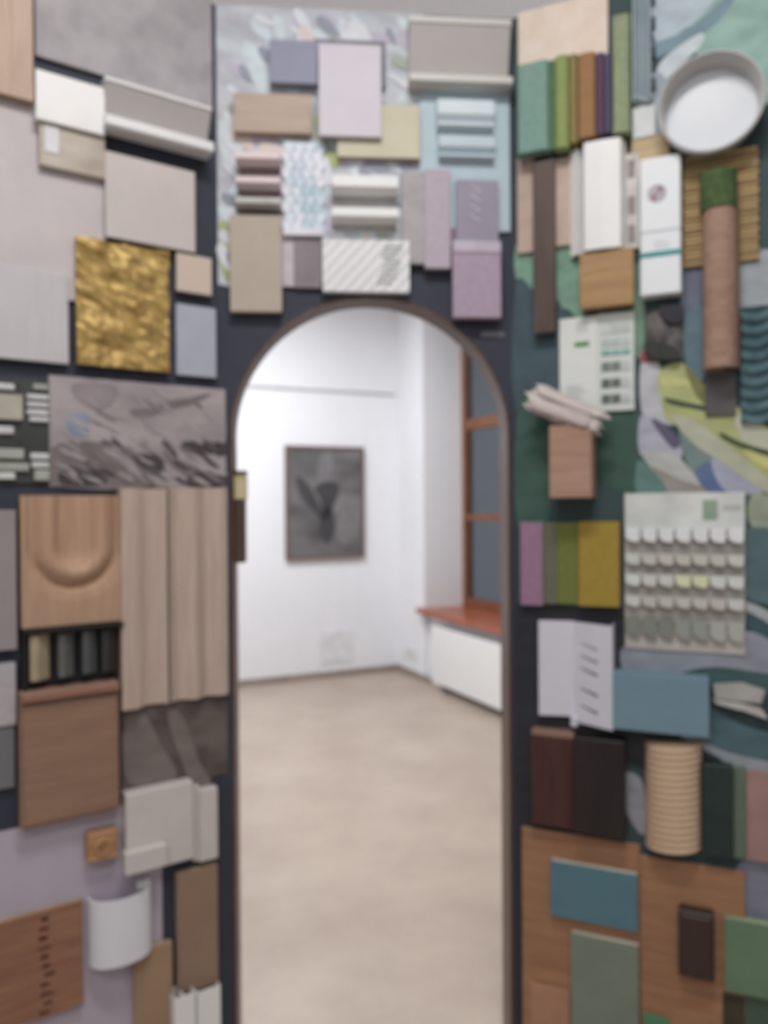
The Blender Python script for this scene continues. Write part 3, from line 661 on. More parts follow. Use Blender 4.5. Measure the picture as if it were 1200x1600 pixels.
# ------------------------------------------------------------------ CENTRE PANEL ABOVE THE ARCH
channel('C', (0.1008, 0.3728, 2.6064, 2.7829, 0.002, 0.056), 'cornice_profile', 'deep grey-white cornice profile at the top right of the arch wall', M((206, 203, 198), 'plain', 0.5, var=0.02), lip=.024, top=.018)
board('C', (0.1319, 0.3762, 2.2372, 2.6352, 0, 0.008), 'colour_board', 'pale blue board under the deep cornice profile', 'panel', M((178, 200, 210), 'plain', 0.55, var=0.03))
PB = M((206, 220, 228), 'plain', 0.45, var=0.02)
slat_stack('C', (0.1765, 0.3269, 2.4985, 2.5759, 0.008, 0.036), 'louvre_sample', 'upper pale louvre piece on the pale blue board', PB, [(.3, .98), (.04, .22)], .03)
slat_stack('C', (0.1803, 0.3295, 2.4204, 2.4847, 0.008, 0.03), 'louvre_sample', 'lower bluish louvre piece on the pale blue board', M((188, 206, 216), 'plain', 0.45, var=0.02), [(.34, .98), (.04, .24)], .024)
board('C', (-0.2621, -0.138, 2.6032, 2.716, 0.002, 0.03), 'swatch', 'slate blue swatch beside the tall lilac panel', 'tile', M((142, 144, 168), 'plain', 0.6, var=0.04))
board('C', (-0.1482, 0.0407, 2.6072, 2.7316, 0.002, 0.014), 'swatch', 'slate violet board mostly hidden behind the tall lilac panel', 'panel', M((128, 124, 142), 'plain', 0.6))
board('C', (-0.0877, 0.13, 2.4189, 2.5565, 0.003, 0.026), 'swatch', 'cream yellow board peeking out under the tall lilac panel', 'panel', M((204, 196, 168), 'plain', 0.6, var=0.04), MDF)
board('C', (-0.1353, 0.0278, 2.4643, 2.7031, 0.028, 0.042), 'colour_board', 'tall lilac panel in the middle above the arch', 'panel', M((206, 200, 210), 'plain', 0.55, var=0.02))
board('C', (-0.355, -0.154, 2.4738, 2.5748, 0.003, 0.03), 'timber_sample', 'tan oak block below the slate blue swatch', 'wood sample', M((188, 166, 148), 'wood', 0.55, rgb2=(176, 154, 136), grain='h'), MDF)
PK = M((226, 208, 208), 'plain', 0.5, var=0.02)
slat_stack('C', (-0.3494, -0.2355, 2.2582, 2.4155, 0.003, 0.05), 'slat_sample', 'three stacked slats, pink to grey, under the tan oak block', PK, [(.84, .99), (.45, .59), (.12, .25, M((190, 188, 184), 'plain', 0.5))], .05, M((128, 106, 110), 'plain'))  # dark reddish backplate carries the painted shadow between the slats
# fish-scale mosaic
zw, zb = 'C', (-0.2307, -0.1238, 2.2152, 2.468, 0.003, 0.016)
ms = thing('C', zb, 'mosaic_sample', 'pale blue fish-scale mosaic sheet above the arch', 'mosaic')
part(ms, 'mesh_backing', gbox(zb[:4] + (.003, .006)), M((206, 208, 218), 'plain'))
random.seed(3)
SC = [M((208, 220, 230), 'plain', 0.3, var=.02), M((192, 208, 222), 'plain', 0.3, var=.02), M((216, 220, 230), 'plain', 0.3, var=.02), M((170, 198, 212), 'plain', 0.3, var=.02)]
nr, nc = 10, 4
for j in range(nr):
    for i in range(nc):
        cwid = (zb[1] - zb[0]) / nc; rh = (zb[3] - zb[2]) * .9 / nr
        uc_ = zb[0] + (i + .5 + (.25 if j % 2 else -.25) * .6) * cwid; vc_ = zb[2] + .012 + (j + .6) * rh
        pts = [(uc_ + .47 * cwid * math.cos(a), vc_ + .62 * rh * math.sin(a)) for a in [math.pi * (1 + k / 8) for k in range(9)]] + [(uc_ + .47 * cwid, vc_ + .55 * rh), (uc_ - .47 * cwid, vc_ + .55 * rh)]
        low = j < 5 and i >= 2
        part(ms, 'scale_tile', gprism(pts, .006, .011 + .003 * random.random()), SC[3] if low and random.random() < .6 else random.choice(SC[:3]))
part(ms, 'bottom_rail', gbox(only('C', (-0.2311, -0.1247, 2.21, 2.23, 0.003, 0.026)), .002), M((216, 216, 226), 'plain'))
channel2 = slat_stack('C', (-0.1027, 0.0684, 2.2306, 2.3631, 0.003, 0.052), 'louvre_sample', 'bright white double ledge profile above the arch crown', WHITEP, [(.68, .99), (.12, .36)], .05, M((174, 169, 167), 'plain'))  # backplate greyed to paint in the shade behind the ledges
board('C', (-0.368, -0.2349, 2.0088, 2.259, 0.003, 0.03), 'swatch', 'tall taupe board at the lower left of the arch wall', 'wood sample', M((182, 168, 152), 'plain', 0.6, var=0.03), MDF)
board('C', (-0.2359, -0.1991, 2.0805, 2.2081, 0.002, 0.01), 'swatch', 'narrow pale lilac strip beside the tall taupe board', 'tile', M((196, 186, 194), 'plain', 0.6))
board('C', (-0.204, -0.132, 2.0768, 2.2077, 0.002, 0.014), 'swatch', 'dusky mauve tile under the fish-scale mosaic', 'tile', M((138, 126, 132), 'plain', 0.6))
# white diagonally ribbed sheet
yw, yb = 'C', (-0.1287, 0.0995, 2.0651, 2.2005, 0.003, 0.034)
rs = thing('C', yb, 'ribbed_sheet', 'white sheet with diagonal ribs right above the arch crown', 'sheet')
def diag(s, t):
    x = (s - .55 * t) * 7.0
    return yb[5] - .006 + .003 * abs(math.sin(math.pi * x)) ** .7
part(rs, 'sheet', ghf(yb, 70, 24, diag), M((222, 222, 224), 'plain', 0.45, var=.02), smooth=True)
random.seed(8)
for k in range(8):
    t = .88 - .1 * k; s = .74 + random.random() * .06
    part(rs, 'printed_line', gbox(sub(yb, s - .15 + .12 * (t), s + .02 + .12 * t + random.random() * .05, t, t + .018, yb[5] - .002, yb[5] + .0006), 0), M((190, 190, 194), 'plain'))
board('C', (0.0811, 0.1492, 2.1425, 2.3855, 0.003, 0.024), 'bark_sample', 'warm grey wavy strip beside the white double ledge', 'panel', M((178, 172, 174), 'print', 0.6, rgb2=(162, 156, 160), scale=20))
board('C', (0.1415, 0.2098, 2.1298, 2.3913, 0.003, 0.03), 'felt_sample', 'pale lilac felt strip next to the warm grey wavy strip', 'cloth sample', M((190, 176, 190), 'fabric', 0.9))
board('C', (0.2016, 0.243, 2.1407, 2.2429, 0.003, 0.014), 'felt_sample', 'dusky violet felt scrap behind the two purple swatches', 'cloth sample', M((146, 126, 142), 'fabric', 0.9))
pu = board('C', (0.2256, 0.3392, 2.1849, 2.3663, 0.008, 0.028), 'swatch', 'grey violet swatch with slanted marks on the blue board', 'tile', M((152, 144, 164), 'plain', 0.6, var=0.04))
for k, pts in enumerate(([(0.260, 2.334), (0.289, 2.314), (0.293, 2.304), (0.265, 2.323)], [(0.260, 2.306), (0.289, 2.287), (0.293, 2.277), (0.265, 2.296)], [(0.260, 2.279), (0.289, 2.260), (0.292, 2.250), (0.265, 2.269)], [(0.260, 2.357), (0.290, 2.339), (0.293, 2.329), (0.266, 2.349)])):
    part(FACE[pu.name], 'slanted_mark', gprism(pts, .0275, .0295), M((182, 174, 190), 'plain'))
pk = board('C', (0.2132, 0.3413, 1.9976, 2.1963, 0.014, 0.044), 'felt_sample', 'mauve pink felt swatch hanging lowest right of the arch crown', 'cloth sample', M((178, 156, 176), 'fabric', 0.9))
part(FACE[pk.name], 'header_strip', gbox(only('C', (0.2132, 0.3411, 2.1683, 2.1986, 0.044, 0.047)), .001), M((190, 178, 196), 'plain'))
single('C', gbox(only('C', (0.2958, 0.3588, 1.955, 1.9705, 0, 0.003)), .001), 'caption_label', M((110, 112, 120), 'plain', 0.5), 'tiny grey caption label beside the arch, below the felt swatch', 'label')
# sample edge projecting into the opening
jw, jb = 'C', (-0.3744, -0.3374, 1.3529, 1.5946, -0.08, -0.02)
js = thing('C', (AL + .007, jb[1], jb[2], jb[3], -.08, -.02), 'jamb_sample', 'brown and cream sample block fixed inside the arch opening', 'sample block')
jm = jb[2] + (jb[3] - jb[2]) * .70
part(js, 'brown_block', gbox((AL + .007, jb[1] - .004, jb[2], jm, -.08, -.025), .002), M((98, 76, 58), 'wood', 0.6, rgb2=(74, 56, 42)))
part(js, 'cream_block', gbox((AL + .007, jb[1], jm, jb[3], -.08, -.02), .002), M((206, 190, 146), 'plain', 0.6))
part(js, 'metal_tab', gbox((AL + .007, jb[1] + .002, jb[3], jb[3] + .004, -.08, -.01), .001), BLACK)

# ------------------------------------------------------------------ RIGHT PANEL
board('R', (0.0177, 0.2505, 2.6338, 2.8167, 0.002, 0.014), 'timber_sample', 'cream birch board at the top left of the mural wall', 'wood sample', M((232, 216, 200), 'concrete', 0.6, rgb2=(220, 198, 180), scale=16), MDF)
LASTU = [-9]
def felt_block(args, name, label, c, round_=.012, rgb2=None):
    W, b = args
    b = (max(b[0], LASTU[0] + .0004),) + b[1:]; LASTU[0] = b[1]
    u0, u1, v0, v1, w0, w1 = b
    r = thing(W, b, name, label, 'felt sample', 'felt blocks at the top of the mural wall')
    n = 6; k = min(round_, (u1 - u0) * .45)
    pf = [(u0, w0)] + [(u0 + k - k * math.cos(math.pi / 2 * q / n), w1 - k + k * math.sin(math.pi / 2 * q / n)) for q in range(n + 1)] + [(u1 - k + k * math.sin(math.pi / 2 * q / n), w1 - k + k * math.cos(math.pi / 2 * q / n)) for q in range(n + 1)] + [(u1, w0)]
    part(r, 'felt', gex_v(pf, v0, v1), M(c, 'fabric', 0.95, rgb2=rgb2), smooth=True)
    part(r, 'base_strip', gbox((u0 + .003, u1 - .003, v0 + .004, v1 - .004, w0 - .006, w0), .0005), BLACK)
    return r
felt_block(('R', (0.0242, 0.1058, 2.4202, 2.6497, 0.02, 0.062)), 'felt_block', 'wide sea green felt block, leftmost of the felt row', (124, 160, 148))
felt_block(('R', (0.1039, 0.1203, 2.4206, 2.6491, 0.02, 0.052)), 'felt_block', 'very thin forest green felt slice beside the sea green block', (92, 128, 94))
felt_block(('R', (0.1214, 0.157, 2.4178, 2.6526, 0.02, 0.058)), 'felt_block', 'lime green felt block between green and olive ones', (142, 158, 92))
felt_block(('R', (0.1564, 0.1789, 2.4272, 2.6513, 0.02, 0.054)), 'felt_block', 'thin olive brown felt slice beside the orange block', (146, 128, 78))
felt_block(('R', (0.1798, 0.224, 2.4309, 2.6432, 0.02, 0.06)), 'felt_block', 'burnt orange felt block in the felt row', (160, 118, 76))
felt_block(('R', (0.2235, 0.2453, 2.4328, 2.6377, 0.02, 0.056)), 'felt_block', 'plum purple felt block in the felt row', (98, 72, 96))
felt_block(('R', (0.2446, 0.2601, 2.4367, 2.6351, 0.02, 0.05)), 'felt_block', 'thin indigo felt slice beside the plum block', (92, 88, 122))
felt_block(('R', (0.2639, 0.3067, 2.4301, 2.7218, 0.02, 0.054)), 'felt_block', 'tall pale olive felt block, rightmost of the felt row', (152, 166, 128), rgb2=(138, 150, 116))
# slotted metal rail
mw_, mb_ = 'R', (0.3103, 0.3544, 2.5118, 2.8114, 0.003, 0.022)
mr = thing('R', mb_, 'slotted_rail', 'slotted grey metal rail hanging beside the white dish', 'rail')
part(mr, 'web', gbox(mb_[:4] + (.003, .006), .001), M((100, 116, 124), 'plain', 0.5, metal=0.2))
part(mr, 'flange', gbox(sub(mb_, 0, .12, 0, 1, .006, .022), .001), M((96, 112, 116), 'plain', 0.35, metal=0.4))
part(mr, 'flange', gbox(sub(mb_, .88, 1, 0, 1, .006, .022), .001), M((128, 142, 150), 'plain', 0.5, metal=0.2))
for t in (.15, .42, .66, .86):
    part(mr, 'slot', gbox(sub(mb_, 1.0, 1.22, t - .05, t + .04, .004, .014), .001), M((40, 54, 60), 'plain'))
part(mr, 'pointed_end', gprism([(mb_[0], mb_[2] + .03), (mb_[1], mb_[2]), (mb_[1], mb_[2] - .006), (mb_[0] - .005, mb_[2] + .02)], .006, .012), M((150, 160, 166), 'plain', 0.6))
# round white dish
dw_, db_ = 'R', (0.3719, 0.6094, 2.3244, 2.5802, 0.004, 0.074)
du, dv, dr = (db_[0] + db_[1]) / 2, (db_[2] + db_[3]) / 2, (db_[1] - db_[0]) / 2
d_ = thing('R', db_, 'round_dish', 'big round white dish with a deep rim on the mural wall', 'dish')
DS = M((190, 189, 188), 'plain', 0.4, var=.01)  # white rim toned grey, painting in the shade inside the dish
part(d_, 'rim', glathe(du, dv, [(dr - .016, .012), (dr - .006, .03), (dr - .001, .066), (dr, .074), (dr - .004, .076), (dr - .008, .070), (dr - .012, .03), (dr - .016, .018)], 64), DS, smooth=True)
part(d_, 'bottom_disc', glathe(du, dv, [(dr - .016, .004), (dr - .012, .0175), (dr - .016, .019)], 64), M((222, 226, 232), 'plain', 0.5, var=.01), smooth=True)
board('R', (0.3089, 0.3638, 2.424, 2.5008, 0.002, 0.016), 'swatch', 'small white card tucked left under the round dish', 'card', M((206, 210, 210), 'plain', 0.5))
board('R', (0.3052, 0.3963, 2.3654, 2.4261, 0.002, 0.012), 'timber_sample', 'small honey coloured board above the white logo box', 'wood sample', M((188, 164, 122), 'wood', 0.6, grain='h'))
# brown and pink strips
board('R', (0.0133, 0.058, 2.1753, 2.4287, 0.002, 0.014), 'swatch', 'pinkish strip left of the long dark brown plank', 'tile', M((190, 164, 148), 'plain', 0.6))
board('R', (0.1086, 0.155, 2.1806, 2.4111, 0.002, 0.014), 'swatch', 'pinkish strip right of the long dark brown plank', 'tile', M((196, 170, 154), 'plain', 0.6))
board('R', (0.0603, 0.117, 1.9526, 2.4031, 0.014, 0.036), 'timber_sample', 'long dark brown plank between two pinkish strips', 'wood sample', M((94, 74, 66), 'wood', 0.5, rgb2=(76, 58, 52)), M((70, 52, 44), 'plain'))
# pleated white sheet
vw, vb = 'R', (0.1529, 0.2937, 2.1471, 2.4199, 0.003, 0.06)
u0, u1, v0, v1, w0, w1 = vb; wd_ = u1 - u0
pr = [(0, .010), (.16, .030), (.20, .010), (.30, .050), (.62, .052), (.92, .046), (1.0, .012)]
outp = [(u0 + s * wd_, w0 + w) for s, w in pr] + [(u0 + s * wd_, w0 + w - .004) for s, w in reversed(pr)]
ps = thing('R', vb, 'pleated_sheet', 'bright white pleated plastic sheet beside the dark plank', 'profile')
part(ps, 'sheet', gex_v(outp, v0, v1), WHITEP)
part(ps, 'backing_strip', gbox((u0 + .02, u1 - .02, v0 + .01, v1 - .01, .002, .009)), M((190, 190, 186), 'plain'))
# perforated strip
iw, ib = 'R', (0.2894, 0.3249, 2.1492, 2.3909, 0.003, 0.016)
pf_ = thing('R', ib, 'perforated_strip', 'narrow pale strip with grey square holes beside the logo box', 'profile')
part(pf_, 'strip', gbox(ib[:4] + (.003, .012), .001), M((206, 200, 194), 'plain'))
for t in (.06, .36, .74):
    part(pf_, 'square_hole', gbox(sub(ib, .2, .72, t, t + .19, .011, .0126), 0), M((140, 132, 126), 'plain'))
# white box with logo and teal stripe
lw, lb_ = 'R', (0.3288, 0.4234, 2.0165, 2.3543, 0.004, 0.05)
lo = thing('R', lb_, 'logo_box', 'slim white box with a round red emblem and teal stripe', 'box')
WB = M((226, 230, 234), 'plain', 0.4, var=.01)
lc = part(lo, 'carton', gbox(lb_, .003), WB)
tq = lambda a, b: sub(lb_, 0, 1, a, b, lb_[5] - .0006, lb_[5] + .0006)
part(lc, 'teal_stripe', gbox(tq(.275, .315), 0), M((38, 146, 146), 'plain', 0.4))
part(lc, 'grey_line', gbox(tq(.455, .468), 0), M((176, 178, 188), 'plain', 0.4))
eu = lb_[0] + .42 * (lb_[1] - lb_[0]); ev = lb_[2] + .735 * (lb_[3] - lb_[2]); er = .0225
part(lc, 'emblem_disc', glathe(eu, ev, [(er, lb_[5]), (er, lb_[5] + .0006)], 32), M((178, 172, 182), 'plain', 0.5), label='round grey emblem')
for sgn in (1, -1):
    part(lc, 'emblem_swirl', gprism(smooth_poly([(eu, ev), (eu + sgn * .010, ev + sgn * .004), (eu + sgn * .012, ev + sgn * .014), (eu + sgn * .003, ev + sgn * .016), (eu + sgn * .004, ev + sgn * .008)], 5), lb_[5] + .0005, lb_[5] + .001), M((150, 84, 104) if sgn > 0 else (170, 74, 92), 'plain', 0.5))
random.seed(21)
for k in range(3):
    part(lc, 'printed_line', gbox(sub(lb_, .35, .6 + .2 * random.random(), .38 - .022 * k, .388 - .022 * k, lb_[5] - .0004, lb_[5] + .0005), 0), M((196, 198, 206), 'plain'))
# reed mat and log
nw, nb = 'R', (0.4254, 0.596, 2.0844, 2.3567, 0.003, 0.014)
rd = thing('R', nb, 'reed_mat', 'ochre reed mat of thin horizontal canes under the dish', 'mat')
part(rd, 'backing', gbox(nb[:4] + (.003, .006)), M((120, 96, 64), 'plain'))
REED = [M((182, 152, 100), 'wood', 0.6, grain='h'), M((164, 134, 90), 'wood', 0.6, grain='h'), M((190, 162, 112), 'wood', 0.6, grain='h')]
nre = 24
for k in range(nre):
    vc_ = nb[2] + (k + .5) * (nb[3] - nb[2]) / nre; r_ = .46 * (nb[3] - nb[2]) / nre
    part(rd, 'reed', gex_u([(vc_ + r_ * math.cos(2 * math.pi * q / 8), .010 + r_ * math.sin(2 * math.pi * q / 8)) for q in range(8)], nb[0] + .002 * (k % 3), nb[1] - .003 * (k % 2)), REED[k % 3], smooth=True)
ow_, ob_ = 'R', (0.4719, 0.5465, 1.8265, 2.2927, 0.014, 0.074)
lg = thing('R', ob_, 'cork_roll', 'long pinkish brown roll with a moss green top', 'roll')
uc_ = (ob_[0] + ob_[1]) / 2; rr = (ob_[1] - ob_[0]) / 2
vg = ob_[3] - (ob_[3] - ob_[2]) * .18
part(lg, 'roll', gpost(uc_, ob_[2], vg, ob_[5] - rr, rr, 28), M((172, 138, 118), 'wood', 0.8, rgb2=(150, 116, 98), grain='h'), smooth=True)
part(lg, 'moss_cap', gpost(uc_ - .002, vg - .004, ob_[3], ob_[5] - rr, rr + .004, 28), M((84, 108, 62), 'fabric', 0.95, rgb2=(60, 84, 46)), smooth=True)
part(lg, 'rear_batten', gbox((uc_ + rr * .2, uc_ + rr * 1.15, ob_[2], vg, .004, ob_[5] - rr), .002), M((122, 84, 68), 'wood', 0.7))
board('R', (0.4761, 0.5446, 1.7156, 1.837, 0.002, 0.01), 'swatch', 'dark grey sheet painting the shadow below the cork roll', 'tile', M((88, 86, 86), 'plain', 0.6))  # thin dark sheet stands in for the shadow cast under the roll
# teal ribbed cloth at right
tw_, tb_ = 'R', (0.5557, 0.7327, 1.6954, 1.9727, 0.003, 0.02)
rc = thing('R', tb_, 'ribbed_cloth', 'dark teal ribbed cloth at the right edge', 'cloth sample')
def ribs(s, t): return tb_[5] - .006 + .005 * math.sin(2 * math.pi * (t * 9 + .3 * math.sin(s * 9)))
part(rc, 'cloth', ghf(tb_, 24, 90, ribs), M((88, 122, 128), 'fabric', 0.9, rgb2=(62, 90, 98), scale=30), smooth=True)
# honey oak block
board('R', (0.1817, 0.3128, 2.0031, 2.1432, 0.003, 0.046), 'timber_sample', 'honey oak block under the pleated white sheet', 'wood sample', M((180, 138, 88), 'wood', 0.5, rgb2=(160, 120, 74), grain='h'), M((176, 140, 96), 'wood', 0.6))
# cards
aw, ab = 'R', (0.1233, 0.2212, 1.746, 1.9884, 0.004, 0.016)
c1 = thing('R', ab, 'info_card', 'tall white card with a small green bar', 'card')
cc1 = part(c1, 'card', gbox(ab, .001), M((218, 222, 218), 'plain', 0.5, var=.02))
part(cc1, 'green_bar', gbox(sub(ab, .40, .78, .685, .735, ab[5] - .0006, ab[5] + .0008), 0), M((70, 144, 54), 'plain'))
part(cc1, 'printed_block', gbox(sub(ab, .45, .75, .84, .96, ab[5] - .0006, ab[5] + .0006), 0), M((188, 192, 190), 'plain'))
for k in range(5):
    part(cc1, 'printed_line', gbox(sub(ab, .2, .5 + .1 * (k % 3), .26 - .03 * k, .272 - .03 * k, ab[5] - .0006, ab[5] + .0006), 0), M((176, 180, 182), 'plain'))
aw2, ab2 = 'R', (0.2191, 0.3104, 1.7414, 1.9929, 0.004, 0.012)
c2 = thing('R', ab2, 'swatch_card', 'tall pale card with rows of grey and teal swatches', 'card')
cc2 = part(c2, 'card', gbox(ab2, .001), M((208, 216, 210), 'plain', 0.5, var=.02))
for (ta, tb2, cs) in ((.79, .88, (196, 206, 202)), (.66, .74, (192, 202, 200)), (.57, .62, (122, 176, 166)), (.41, .50, (112, 122, 116)), (.24, .33, (98, 108, 102)), (.08, .17, (94, 104, 98))):
    for q in range(3):
        cq = cs if cs[0] < 130 and (q < 2 or cs[0] == 122) else (188, 198, 194)
        part(cc2, 'colour_chip', gbox(sub(ab2, .12 + q * .27, .36 + q * .27, ta, tb2, ab2[5] - .0004, ab2[5] + .0025), .0005), M(cq, 'plain', 0.5))
# pale fibre bundle on a wooden block
bw_, bb_ = 'R', (0.1105, 0.2149, 1.5192, 1.7022, 0.014, 0.096)
fbk = thing('R', bb_, 'fibre_brush', 'square timber block with a shaggy pale fibre bundle on top', 'brush')
part(fbk, 'block', gbox(bb_[:4] + (.014, .096), .003), M((184, 144, 120), 'wood', 0.6, rgb2=(164, 126, 104), grain='h'))
part(fbk, 'rear_mount', gbox(sub(bb_, .2, .8, .15, .85, .003, .014), .001), BLACK)
random.seed(14)
FIB = [M((214, 202, 198), 'plain', 0.8), M((194, 180, 176), 'plain', 0.8), M((226, 218, 214), 'plain', 0.8)]
(fwx, fbb) = ('R', (0.061, 0.2425, 1.6969, 1.7968, 0.03, 0.09))
cu_, cv_ = (fbb[0] + fbb[1]) / 2, (fbb[2] + fbb[3]) / 2
for k in range(76):
    an = math.radians(-26 + random.gauss(0, 4)); ln = random.uniform(.07, .096)
    off = random.uniform(-.036, .026); wz = random.uniform(.04, .10); sh = random.uniform(-.018, .018)
    uu, vv = cu_ + sh - off * math.sin(an), cv_ + off * math.cos(an) - sh * .45
    dx, dy = math.cos(an) * ln, math.sin(an) * ln; nx, ny = -math.sin(an) * .0062, math.cos(an) * .0062
    part(fbk, 'fibre', gprism([(uu - dx, vv - dy), (uu - dx * .8 + nx, vv - dy * .8 + ny), (uu + dx * .8 + nx, vv + dy * .8 + ny), (uu + dx, vv + dy), (uu + dx * .8 - nx, vv + dy * .8 - ny), (uu - dx * .8 - nx, vv - dy * .8 - ny)], wz, wz + .005), random.choice(FIB))
part(fbk, 'fibre_core', glathe(cu_ - .002, cv_ - .012, [(.014, .02), (.044, .04), (.050, .075), (.038, .095), (.008, .102)], 20, .6), FIB[1], smooth=True)
# felt swatches row
LASTU[0] = -9
def swatch_cloth(args, label, c):
    W, b = args
    b = (max(b[0], LASTU[0] + .0004),) + b[1:]; LASTU[0] = b[1]
    board(W, b, 'felt_swatch', label, 'felt sample', M(c, 'fabric', 0.95), group='felt swatches in the middle of the mural wall')
swatch_cloth(('R', (0.0186, 0.0784, 1.2353, 1.4565, 0.003, 0.024)), 'mauve pink felt swatch, leftmost in the lower felt row', (160, 122, 150))
swatch_cloth(('R', (0.0772, 0.1125, 1.24, 1.4564, 0.003, 0.018)), 'greyish olive felt swatch in the lower felt row', (110, 112, 92))
swatch_cloth(('R', (0.1125, 0.1703, 1.242, 1.4565, 0.003, 0.018)), 'moss green felt swatch in the lower felt row', (116, 124, 58))
swatch_cloth(('R', (0.1716, 0.2736, 1.2399, 1.4584, 0.003, 0.026)), 'mustard yellow felt swatch, rightmost in the lower felt row', (168, 140, 50))
# tab card
kw_, kb_ = 'R', (0.2843, 0.5627, 1.1355, 1.5297, 0.003, 0.009)
tc_ = thing('R', kb_, 'tab_board', 'large pale board with rows of hanging finish tabs', 'sample board')
part(tc_, 'board', gbox(kb_[:4] + (.003, .009), .001), M((186, 180, 172), 'plain', 0.6))
th_ = part(tc_, 'header', gbox(only('R', (0.2855, 0.5631, 1.441, 1.5296, 0.009, 0.014)), .001), M((208, 212, 208), 'plain', 0.5))
part(th_, 'green_mark', gbox(only('R', (0.4692, 0.5023, 1.4632, 1.5116, 0.014, 0.0155)), 0), M((142, 166, 142), 'plain'))
part(th_, 'printed_line', gbox(only('R', (0.5152, 0.5547, 1.4864, 1.4988, 0.014, 0.015)), 0), M((178, 182, 178), 'plain'))
TABS = [('R', (0.2872, 0.5621, 1.407, 1.4447, 0.009, 0.034), [(226, 230, 230)]), ('R', (0.2869, 0.5619, 1.3505, 1.3788, 0.009, 0.034), [(206, 208, 202), (198, 196, 186)]), ('R', (0.2867, 0.5617, 1.2971, 1.327, 0.009, 0.034), [(214, 218, 214), (206, 208, 200), (218, 222, 180)]), ('R', (0.2864, 0.5615, 1.2453, 1.272, 0.009, 0.034), [(206, 208, 204), (196, 192, 186)]), ('R', (0.2847, 0.5618, 1.166, 1.2166, 0.009, 0.02), [(132, 136, 128), (150, 156, 150), (176, 178, 172)])]
for ri, row in enumerate(TABS):
    b = row[1]; cs = row[2]
    nt_ = 7
    part(tc_, 'rail', gbox(sub(b, 0, 1, .75, 1.0, .009, b[5] - .006), .001), M((190, 188, 182), 'plain'))
    for q in range(nt_):
        if ri == 0: c = cs[0]
        elif ri == 2: c = cs[2] if q in (3, 4) else (cs[0] if q in (0, 5, 6) else cs[1])
        elif ri == 4: c = cs[0] if q < 3 else (cs[1] if q < 5 else cs[2])
        else: c = cs[0] if q in (0, 6) else cs[1]
        s0 = q / nt_ + .008; s1 = (q + 1) / nt_ - .008
        g0 = sub(b, s0, s1, 0, 1, .009, b[5])
        u0, u1, v0, v1, w0, w1 = g0
        part(tc_, 'tab', gprism([(u0, v1), (u0, v0 + .35 * (v1 - v0)), (u0 + .3 * (u1 - u0), v0 + .08 * (v1 - v0)), (u1 - .12 * (u1 - u0), v0), (u1, v0 + .3 * (v1 - v0)), (u1, v1)], w1 - .006, w1 + .002 * (q % 2)), M(c, 'plain', 0.4, var=.03))
# folded white plate with slits
gw1, gb1 = 'R', (0.0673, 0.2589, 0.9334, 1.1957, 0.004, 0.06)
fo = thing('R', gb1, 'folded_plate', 'white folded plate with dark slits left of the blue box', 'profile')
u0, u1, v0, v1, w0, w1 = gb1; um = u0 + .46 * (u1 - u0)
LV = M((214, 214, 226), 'plain', 0.45, var=.02)
part(fo, 'wing', gex_v([(u0, .030), (um, .010), (um, .006), (u0, .026)], v0 + .014, v1 + .002), LV)
wg2 = part(fo, 'wing', gex_v([(um, .010), (u1, .058), (u1, .053), (um, .005)], v0, v1), LV)
part(fo, 'side_return', gex_v([(u1, .058), (u1, .004), (u1 - .004, .004), (u1 - .004, .056)], v0, v1), LV)
DKS = M((70, 72, 84), 'plain')
for t, a in ((.78, (150, 150, 164)), (.655, (120, 120, 134)), (.53, (84, 84, 98)), (.33, (74, 76, 90)), (.16, (70, 72, 84))):
    ua = um + .16 * (u1 - um); ub = um + .62 * (u1 - um)
    wf = lambda u: .010 + (u - um) / (u1 - um) * .048
    va = v0 + t * (v1 - v0)
    part(wg2, 'slit', ([(ua, va + .008, wf(ua) + .0008), (ub, va - .004, wf(ub) + .0008), (ub, va - .011, wf(ub) + .0008), (ua + .006, va + .003, wf(ua + .006) + .0008)], [[0, 1, 2, 3]]), M(a, 'plain'))
part(fo, 'peg', gpost(um + .002, v0 - .008, v0 + .014, .018, .010, 14), LV, smooth=True)
# blue box and grey shard
board('R', (0.2587, 0.4819, 0.9403, 1.0816, 0.003, 0.062), 'blue_block', 'matt blue grey block to the right of the folded plate', 'block', M((112, 144, 160), 'plain', 0.6, var=.03))
sw1, sb1 = 'R', (0.4877, 0.6078, 0.9989, 1.0728, 0.003, 0.026)
sh_ = thing('R', sb1, 'stone_shard', 'pale grey layered stone shard right of the blue grey block', 'stone')
for k, (c, pts) in enumerate((((172, 170, 166), [(0.491, 1.060), (0.556, 1.069), (0.605, 1.055), (0.597, 1.024), (0.542, 1.025), (0.496, 1.027)]), ((186, 184, 180), [(0.491, 1.024), (0.542, 1.022), (0.597, 1.012), (0.610, 0.989), (0.562, 1.003), (0.499, 1.015)]))):
    part(sh_, 'layer', gprism(list(pts), .003, .018 + .006 * k), M(c, 'stone', 0.8))
